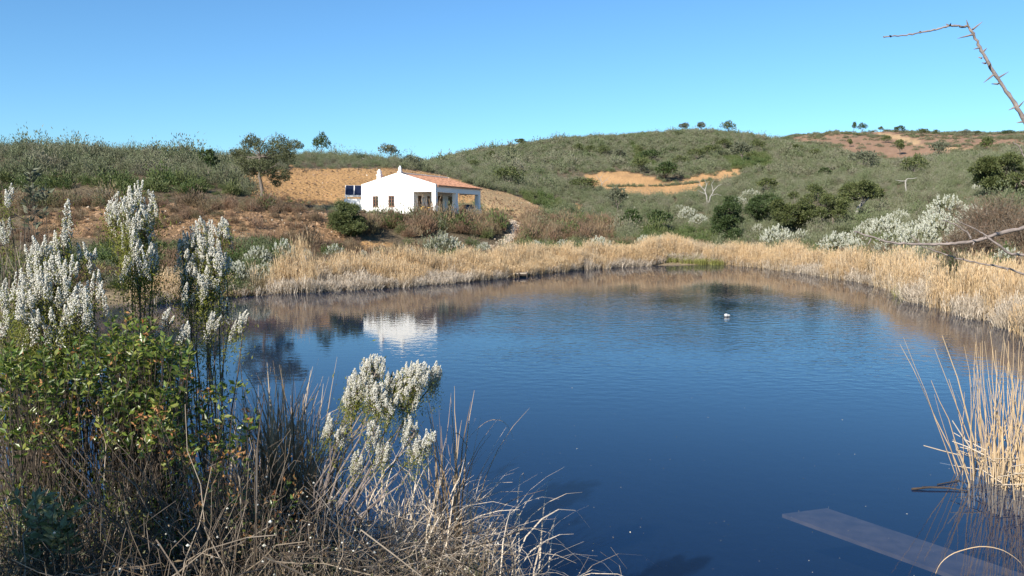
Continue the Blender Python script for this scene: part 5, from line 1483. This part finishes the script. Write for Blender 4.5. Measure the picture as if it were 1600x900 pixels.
# low litter twigs lying across
n = 700; px = rng.uniform(-120, 760, n); Y = rng.uniform(3.0, 6.4, n); q = G(px, Y); q[:, 2] += rng.uniform(.02, .42, n)
d = rdir(n); d[:, 2] *= .35; d = unit(d) * rng.uniform(.08, .35, (n, 1))
tubes(tg, curve(q - d, q + d, 4, .01, .012), np.array([.003, .0028, .0022, .0015]), 3)
o = tg.build("dry_brambles", M["dry_stem"]); tag(o, "tangle of dry grey brown bramble and weed stems covering the near left bank", "undergrowth", None, "stuff")
bb = np.concatenate([b, b2, b3]); ee = np.concatenate([e, e2, e3])
i = rng.integers(0, len(bb), 5200); t = rng.uniform(.3, 1, 5200)[:, None]
q = bb[i] * (1 - t) + ee[i] * t; q[:, 2] += rng.uniform(0, .12, len(q))
leaves(sl, q, rdir(len(q)), np.exp(rng.normal(-4.15, .35, len(q))), .011, 0, .3)
o = sl.build("withered_leaves", leafmat("withered", [(.10, .06, .04), (.20, .14, .08), (.07, .085, .03), (.28, .21, .13), (.12, .13, .05)], trans=.15)); tag(o, "withered small leaves caught in the near tangle", "leaves", None, "stuff")
i = rng.integers(0, len(ee), 420); q = ee[i] + rng.normal(0, .03, (420, 3)); kq = proj(q)[1] > 745; q = q[kq]
balls(sh_, q, rng.uniform(.004, .010, len(q)), 0, .9)
o = sh_.build("seed_heads", M["blossom"]); tag(o, "small pale fluffy seed heads dotted over the near tangle", "seed heads", None, "stuff")
# small leaves filling the tangle's gaps; their near-black colour paints the shade there
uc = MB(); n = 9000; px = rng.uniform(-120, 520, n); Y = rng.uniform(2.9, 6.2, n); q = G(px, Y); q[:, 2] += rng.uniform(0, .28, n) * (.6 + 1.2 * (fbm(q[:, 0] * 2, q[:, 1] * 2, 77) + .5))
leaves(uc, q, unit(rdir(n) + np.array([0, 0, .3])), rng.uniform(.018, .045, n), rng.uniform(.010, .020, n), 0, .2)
o = uc.build("shade_dark_leaves", leafmat("shade_dark_leaves", [(.010, .014, .007), (.022, .030, .012), (.035, .045, .018), (.05, .04, .025)], trans=.05, rough=.5)); tag(o, "small leaved ground cover under the dry tangle, coloured near black as shade", "ground cover", None, "stuff")
# short grass and weeds between
gr = MB(); n = 2200; px = rng.uniform(-120, 830, n); Y = rng.uniform(2.8, 7.2, n); b = G(px, Y); h = rng.uniform(.06, .3, n)
e = b + np.stack([rng.normal(0, .08, n), rng.normal(0, .08, n), h], -1); c = curve(b, e, 3, 0, .01); ribbons(gr, c, np.array([1, .8, .2]) * .006, rdir(n) * np.array([1, 1, .1]))
o = gr.build("bank_grass", leafmat("bank_grass", [(.05, .07, .02), (.12, .12, .05), (.30, .24, .15), (.09, .10, .04)], trans=.2)); tag(o, "short green and dry grass under the tangle on the near bank", "grass", None, "stuff")

# ------------------------------------------------------------------ reed clumps in the foreground
def bent(mb, p0, h, az, lean, bend, wid, k=9, mat=0):
    """dry reed blades: up from p0, then arching over"""
    n = len(p0)
    s = np.linspace(0, 1, k)[None]
    th = lean[:, None] + bend[:, None] * np.clip(s - .35, 0, 1) ** 1.3 * 2.2
    ds = h[:, None] / (k - 1)
    dr = np.sin(th) * ds; dz = np.cos(th) * ds
    r = np.cumsum(dr, 1) - dr[:, :1]; z = np.cumsum(dz, 1) - dz[:, :1]
    dx, dy = np.cos(az)[:, None], np.sin(az)[:, None]
    pts = np.stack([p0[:, 0:1] + r * dx, p0[:, 1:2] + r * dy, p0[:, 2:3] + z], -1) + rng.normal(0, .004, (n, k, 3))
    side = np.stack([-np.sin(az), np.cos(az), rng.normal(0, .3, n)], -1)
    ribbons(mb, pts, (wid[:, None] * np.interp(s, [0, .15, .7, 1], [.8, 1, .8, .15])), side, mat)
def reed_clump(label, px, Y, spread, n, hr, lean, bend, wid, mat, az=None, base_px_jit=0, name="reed_clump", group="reed clumps in the foreground", z=None):
    c = G(px, Y)
    if c[2] < 0: c[2] = 0
    if z is not None: c[2] = z
    e = empty(name, c, label, "reeds", group)
    mb = MB()
    p0 = rng.normal(0, spread, (n, 3)); p0[:, 2] = -.35
    a = rng.uniform(0, 6.28, n) if az is None else az + rng.normal(0, .7, n)
    bent(mb, p0, rng.uniform(*hr, n) + .3, a, np.abs(rng.normal(0, lean, n)), rng.uniform(*bend, n), rng.uniform(.6, 1.2, n) * wid, 9)
    mb.build("blades", M[mat], e)
    return e
for px, Y, sp, n, hr, ln, bd, wd_, mt, lab in [
    (415, 6.7, .17, 300, (1.0, 1.95), .13, (.0, 1.1), .018, "reed_dark", "dense clump of dark upright reed stalks before the left water gap"),
    (455, 6.5, .15, 220, (.8, 1.75), .14, (.0, 1.3), .018, "reed_dark", "dark brown reed stalks right of the densest clump, with broken tips"),
    (385, 7.3, .22, 70, (1.1, 1.9), .14, (.0, .5), .010, "reed_dark", "thin dark stalks spaced out against the blue water gap"),
    (330, 6.8, .20, 26, (.8, 1.4), .15, (.0, .7), .010, "reed_dark", "few thin dark stalks behind the green leafy sprays"),
    (530, 6.6, .24, 60, (.6, 1.25), .28, (.2, 1.2), .010, "reed_dark", "slanting dark stalks behind the leaning heath's stems"),
    (600, 5.9, .20, 130, (.6, 1.3), .30, (.2, 1.5), .012, "reed_grey", "pale bent reed blades under the leaning heath"),
    (650, 5.8, .15, 170, (.5, 1.1), .35, (.3, 1.6), .013, "reed_grey", "thick straw coloured bunch of broken reed blades at the middle of the near bank"),
    (700, 6.0, .06, 40, (1.0, 1.55), .10, (.1, .9), .012, "reed_dark", "tall dark reed stem with folded leaves over the water"),
    (745, 6.1, .16, 90, (.7, 1.25), .35, (.6, 2.0), .011, "reed_grey", "arching pale reed blades right of the tall dark stem"),
    (805, 6.3, .12, 60, (1.0, 1.7), .32, (.9, 2.1), .013, "reed_grey", "outermost pale reed clump bowing in wide arcs over the water"),
    (560, 5.0, .20, 80, (.4, .8), .4, (.3, 1.4), .010, "reed_grey", "low pale bent grass clump at the bottom of the near bank"),
    (720, 5.2, .22, 80, (.3, .6), .45, (.4, 1.6), .010, "reed_grey", "low matted pale reed clump at the bottom edge"),
    (800, 5.6, .20, 50, (.3, .6), .45, (.4, 1.8), .010, "reed_dark", "low brown matted clump at the bottom edge by the water"),
]:
    reed_clump(lab, px, Y, sp, n, hr, ln, bd, wd_, mt)
# one long fine blade arching out over the water
mb = MB()
q0 = P(695, 770, 6.0)
for pts in ([(696, 790), (706, 720), (728, 690), (752, 660), (776, 652), (796, 662), (803, 690)], [(700, 700), (712, 672), (726, 690), (736, 712)]):
    c = np.array([P(x, y, 6.0 + .03 * i) for i, (x, y) in enumerate(pts)]); tt = np.linspace(0, len(c) - 1, 25)
    c = np.stack([np.interp(tt, range(len(c)), c[:, i]) for i in range(3)], -1)
    c = np.stack([np.convolve(np.pad(c[:, i], 3, mode='edge'), np.ones(7) / 7, 'valid') for i in range(3)], -1)
    ribbons(mb, c[None], (np.linspace(.010, .002, 25))[None], np.array([[.3, .6, .6]]))
o = mb.build("reed_blade", M["reed_dark"]); o.name = "bowing_reed"; tag(o, "single fine dark reed arching alone over the blue water", "reed")

# the reeds standing in the water near the right edge
def right_clump(px, py, n, hr, spread, label, lean_x):
    c = wl(px, py, 0.0); e = empty("reed_clump", c, label, "reeds", "reed clumps in the foreground")
    mb = MB(); p0 = rng.normal(0, spread, (n, 3)); p0[:, 2] = -.4
    h = rng.uniform(*hr, n) + .4
    tip = p0 + np.stack([rng.normal(lean_x, .16, n) * h, rng.normal(0, .1, n) * h, h], -1)
    cc = curve(p0, tip, 7, 0, .012)
    tubes(mb, cc, np.linspace(1, .3, 7)[None] * rng.uniform(.006, .013, (n, 1)), 4)
    mb.build("stalks", M["reed"], e)
    lf = MB(); k = n // 2
    bent(lf, p0[:k] + np.array([0, 0, .3]), rng.uniform(.7, 1.6, k), rng.uniform(0, 6.28, k), np.abs(rng.normal(.1, .12, k)), rng.uniform(.1, .8, k), np.full(k, .018))
    br = lf; m = n // 2
    a = rng.normal(0, spread * 1.3, (m, 3)); a[:, 2] = rng.uniform(-.02, .5, m)
    d = rdir(m); d[:, 2] = rng.uniform(-.25, .4, m); d[:, 0] -= .2; d = unit(d) * rng.uniform(.3, .8, (m, 1))
    z = a + d; z[:, 2] = np.maximum(z[:, 2], -.05)
    tubes(br, curve(a, z, 3, 0, .01), np.array([.010, .009, .007]), 4, 1)
    lf.build("blades", [M["reed"], M["reed_grey"]], e)
right_clump(1545, 742, 22, (1.3, 2.2), .16, "left part of the straw coloured reed clump standing in the water at the right edge", -.06)
right_clump(1590, 757, 58, (1.3, 2.3), .22, "dense right part of the straw coloured reed clump at the right edge", .02)
right_clump(1650, 770, 60, (1.3, 2.3), .30, "reeds leaving the picture at the right edge of the clump", .0)
mb = MB()
for pts, r_ in (([(1530, 722), (1514, 660), (1496, 590), (1472, 524)], .014), ([(1516, 762), (1505, 725), (1489, 686)], .010)):
    z0 = wl(*pts[0]); c = np.array([z0] + [P(x, y, z0[1] + .02 * i) for i, (x, y) in enumerate(pts[1:])])
    tt = np.linspace(0, len(c) - 1, 13); c = np.stack([np.interp(tt, range(len(c)), c[:, i]) for i in range(3)], -1); c[0, 2] -= .3
    tubes(mb, c, np.linspace(r_, r_ * .35, 13), 5)
o = mb.build("reed_stalk", M["reed"]); tag(o, "two lone slanting reed stalks rising from the water left of the right clump", "reed stalk", None, "stuff")
# arching blade at the bottom right
mb = MB(); c = np.array([P(x, y, 8.2) for x, y in [(1460, 900), (1472, 872), (1510, 856), (1550, 852), (1585, 868), (1604, 890), (1608, 930)]]); tt = np.linspace(0, 6, 25)
c = np.stack([np.interp(tt, range(7), c[:, i]) for i in range(3)], -1); c = np.stack([np.convolve(np.pad(c[:, i], 2, mode='edge'), np.ones(5) / 5, 'valid') for i in range(3)], -1)
ribbons(mb, c[None], np.full((1, 25), .008), np.array([[0, .5, .8]]))
o = mb.build("reed_blade", M["reed"]); o.name = "bowing_reed"; tag(o, "pale reed arching across the bottom right corner", "reed")

# ------------------------------------------------------------------ the bare thorny tree reaching in from the right
Yb = 3.3
rt = G(1990, Yb)
bt = empty("thorn_tree", rt, "bare grey thorn tree reaching into the picture from the right edge", "tree")
def rel(p): return np.asarray(p) - rt
mb = MB(); hub = np.array([rt[0] - .02, rt[1], 3.6]); hub2 = np.array([rt[0] + .02, rt[1] + .05, 4.3])
c = np.array([rel((rt[0] + .16, rt[1], rt[2] - .2)), rel((rt[0] + .02, rt[1] + .03, 2.55)), rel((rt[0] + .05, rt[1] - .02, 3.0)), rel(hub), rel(hub2), rel((rt[0] + .22, rt[1] + .1, 4.75)), rel((rt[0] + .2, rt[1] + .2, 5.3))])
tt = np.linspace(0, 6, 37); c = np.stack([np.interp(tt, range(7), c[:, i]) for i in range(3)], -1); c[1:-1] += rng.normal(0, .008, c[1:-1].shape)
tubes(mb, c, np.interp(tt, [0, 1, 3, 4, 6], [.05, .036, .03, .022, .005]) * (1 + .1 * rng.normal(size=37).clip(-1, 1)), 8)
mb.build("trunk", M["twig"], bt, True)
def branch(pts, r0, r1, Y, frm=None, thorns=(), dz=0.0):
    c = [rel(P(x, y, Y + dz * i)) for i, (x, y) in enumerate(pts)]
    if frm is not None: c = [rel(frm)] + c
    c = np.array(c); n = len(c); tt = np.linspace(0, n - 1, n * 5)
    c2 = np.stack([np.interp(tt, range(n), c[:, i]) for i in range(3)], -1)
    c2 = np.stack([np.convolve(np.pad(c2[:, i], 1, mode='edge'), np.ones(3) / 3, 'valid') for i in range(3)], -1)
    c2[1:-1] += rng.normal(0, .0016, c2[1:-1].shape)
    mb = MB(); rad = np.linspace(r0, r1, len(c2)) * (1 + .16 * rng.normal(size=len(c2)).clip(-1, 1)); tubes(mb, c2, rad, 7)
    b_ = mb.build("branch", M["twig"], bt, True)
    if thorns:
        th = MB()
        for (x0, y0, x1, y1) in thorns:
            a, z = rel(P(x0, y0, Y)), rel(P(x1, y1, Y + rng.uniform(-.04, .04)))
            tubes(th, np.array([a, a * .5 + z * .5, z]), np.array([.0042, .003, .0008]), 5)
        th.build("thorns", M["twig"], b_)
    return b_
branch([(1640, 262), (1600, 188), (1578, 150), (1554, 116), (1536, 84), (1524, 58), (1513, 41)], .0092, .0046, Yb, hub2,
       [(1513, 42, 1510, 31), (1520, 46, 1535, 34), (1519, 54, 1496, 60), (1531, 74, 1521, 77), (1536, 81, 1542, 75), (1534, 91, 1528, 89), (1540, 99, 1534, 98), (1552, 117, 1537, 129), (1559, 122, 1576, 112), (1560, 131, 1549, 131), (1586, 167, 1576, 172), (1591, 167, 1600, 158), (1598, 190, 1588, 192), (1546, 104, 1548, 100)])
branch([(1513, 41), (1502, 41), (1484, 40), (1462, 46), (1440, 50), (1415, 55), (1378, 58)], .0042, .0026, Yb, None, [(1482, 40, 1478, 37), (1484, 40, 1486, 36), (1438, 50, 1437, 48), (1392, 57, 1390, 55)])
Yc = 4.3
branch([(1640, 346), (1600, 356), (1560, 365), (1533, 374), (1510, 379), (1480, 381), (1450, 382), (1420, 381), (1395, 380), (1370, 373), (1332, 361)], .0115, .0038, Yc, hub,
       [(1361, 373, 1356, 383), (1537, 372, 1538, 366), (1479, 381, 1480, 377), (1522, 378, 1520, 383), (1425, 381, 1424, 388)])
branch([(1640, 442), (1600, 428), (1570, 418), (1530, 412), (1490, 402), (1462, 393), (1440, 384), (1422, 366)], .0068, .0022, Yc + .1, hub, [(1575, 419, 1574, 424), (1505, 406, 1506, 402)])
branch([(1640, 402), (1600, 399), (1578, 396), (1555, 380), (1540, 368), (1524, 358), (1495, 344)], .009, .0022, Yc - .1, hub)
branch([(1517, 374), (1512, 363), (1492, 350), (1470, 343)], .005, .002, Yc)
branch([(1660, 330), (1610, 262), (1598, 240), (1592, 228), (1582, 222)], .006, .002, Yc, hub)

# unseen bush added out of frame to cast shade on the near left corner
def shade_bush(x, y, h, r, label):
    e = empty("added_shade_bush", (x, y, float(H(x, max(y, .6)))), label, "shrub", "added shade casters out of view")
    st, lf = thicket(120, r, h, 100, "scrub_green")
    cl = MB()
    for _ in range(26):
        d = rdir(1)[0]; c = np.array([d[0] * r * .7, d[1] * r * .7, h * (.25 + .7 * rng.uniform())]); clump(cl, c, r * .42, 420, .07, 0, .8)
    st.build("stems", M["dry_stem"], e); cl.build("foliage", M["scrub_green"], e)
shade_bush(-3.3, 2.0, 1.75, .8, "unseen bush added outside the left edge to shade the near left corner")
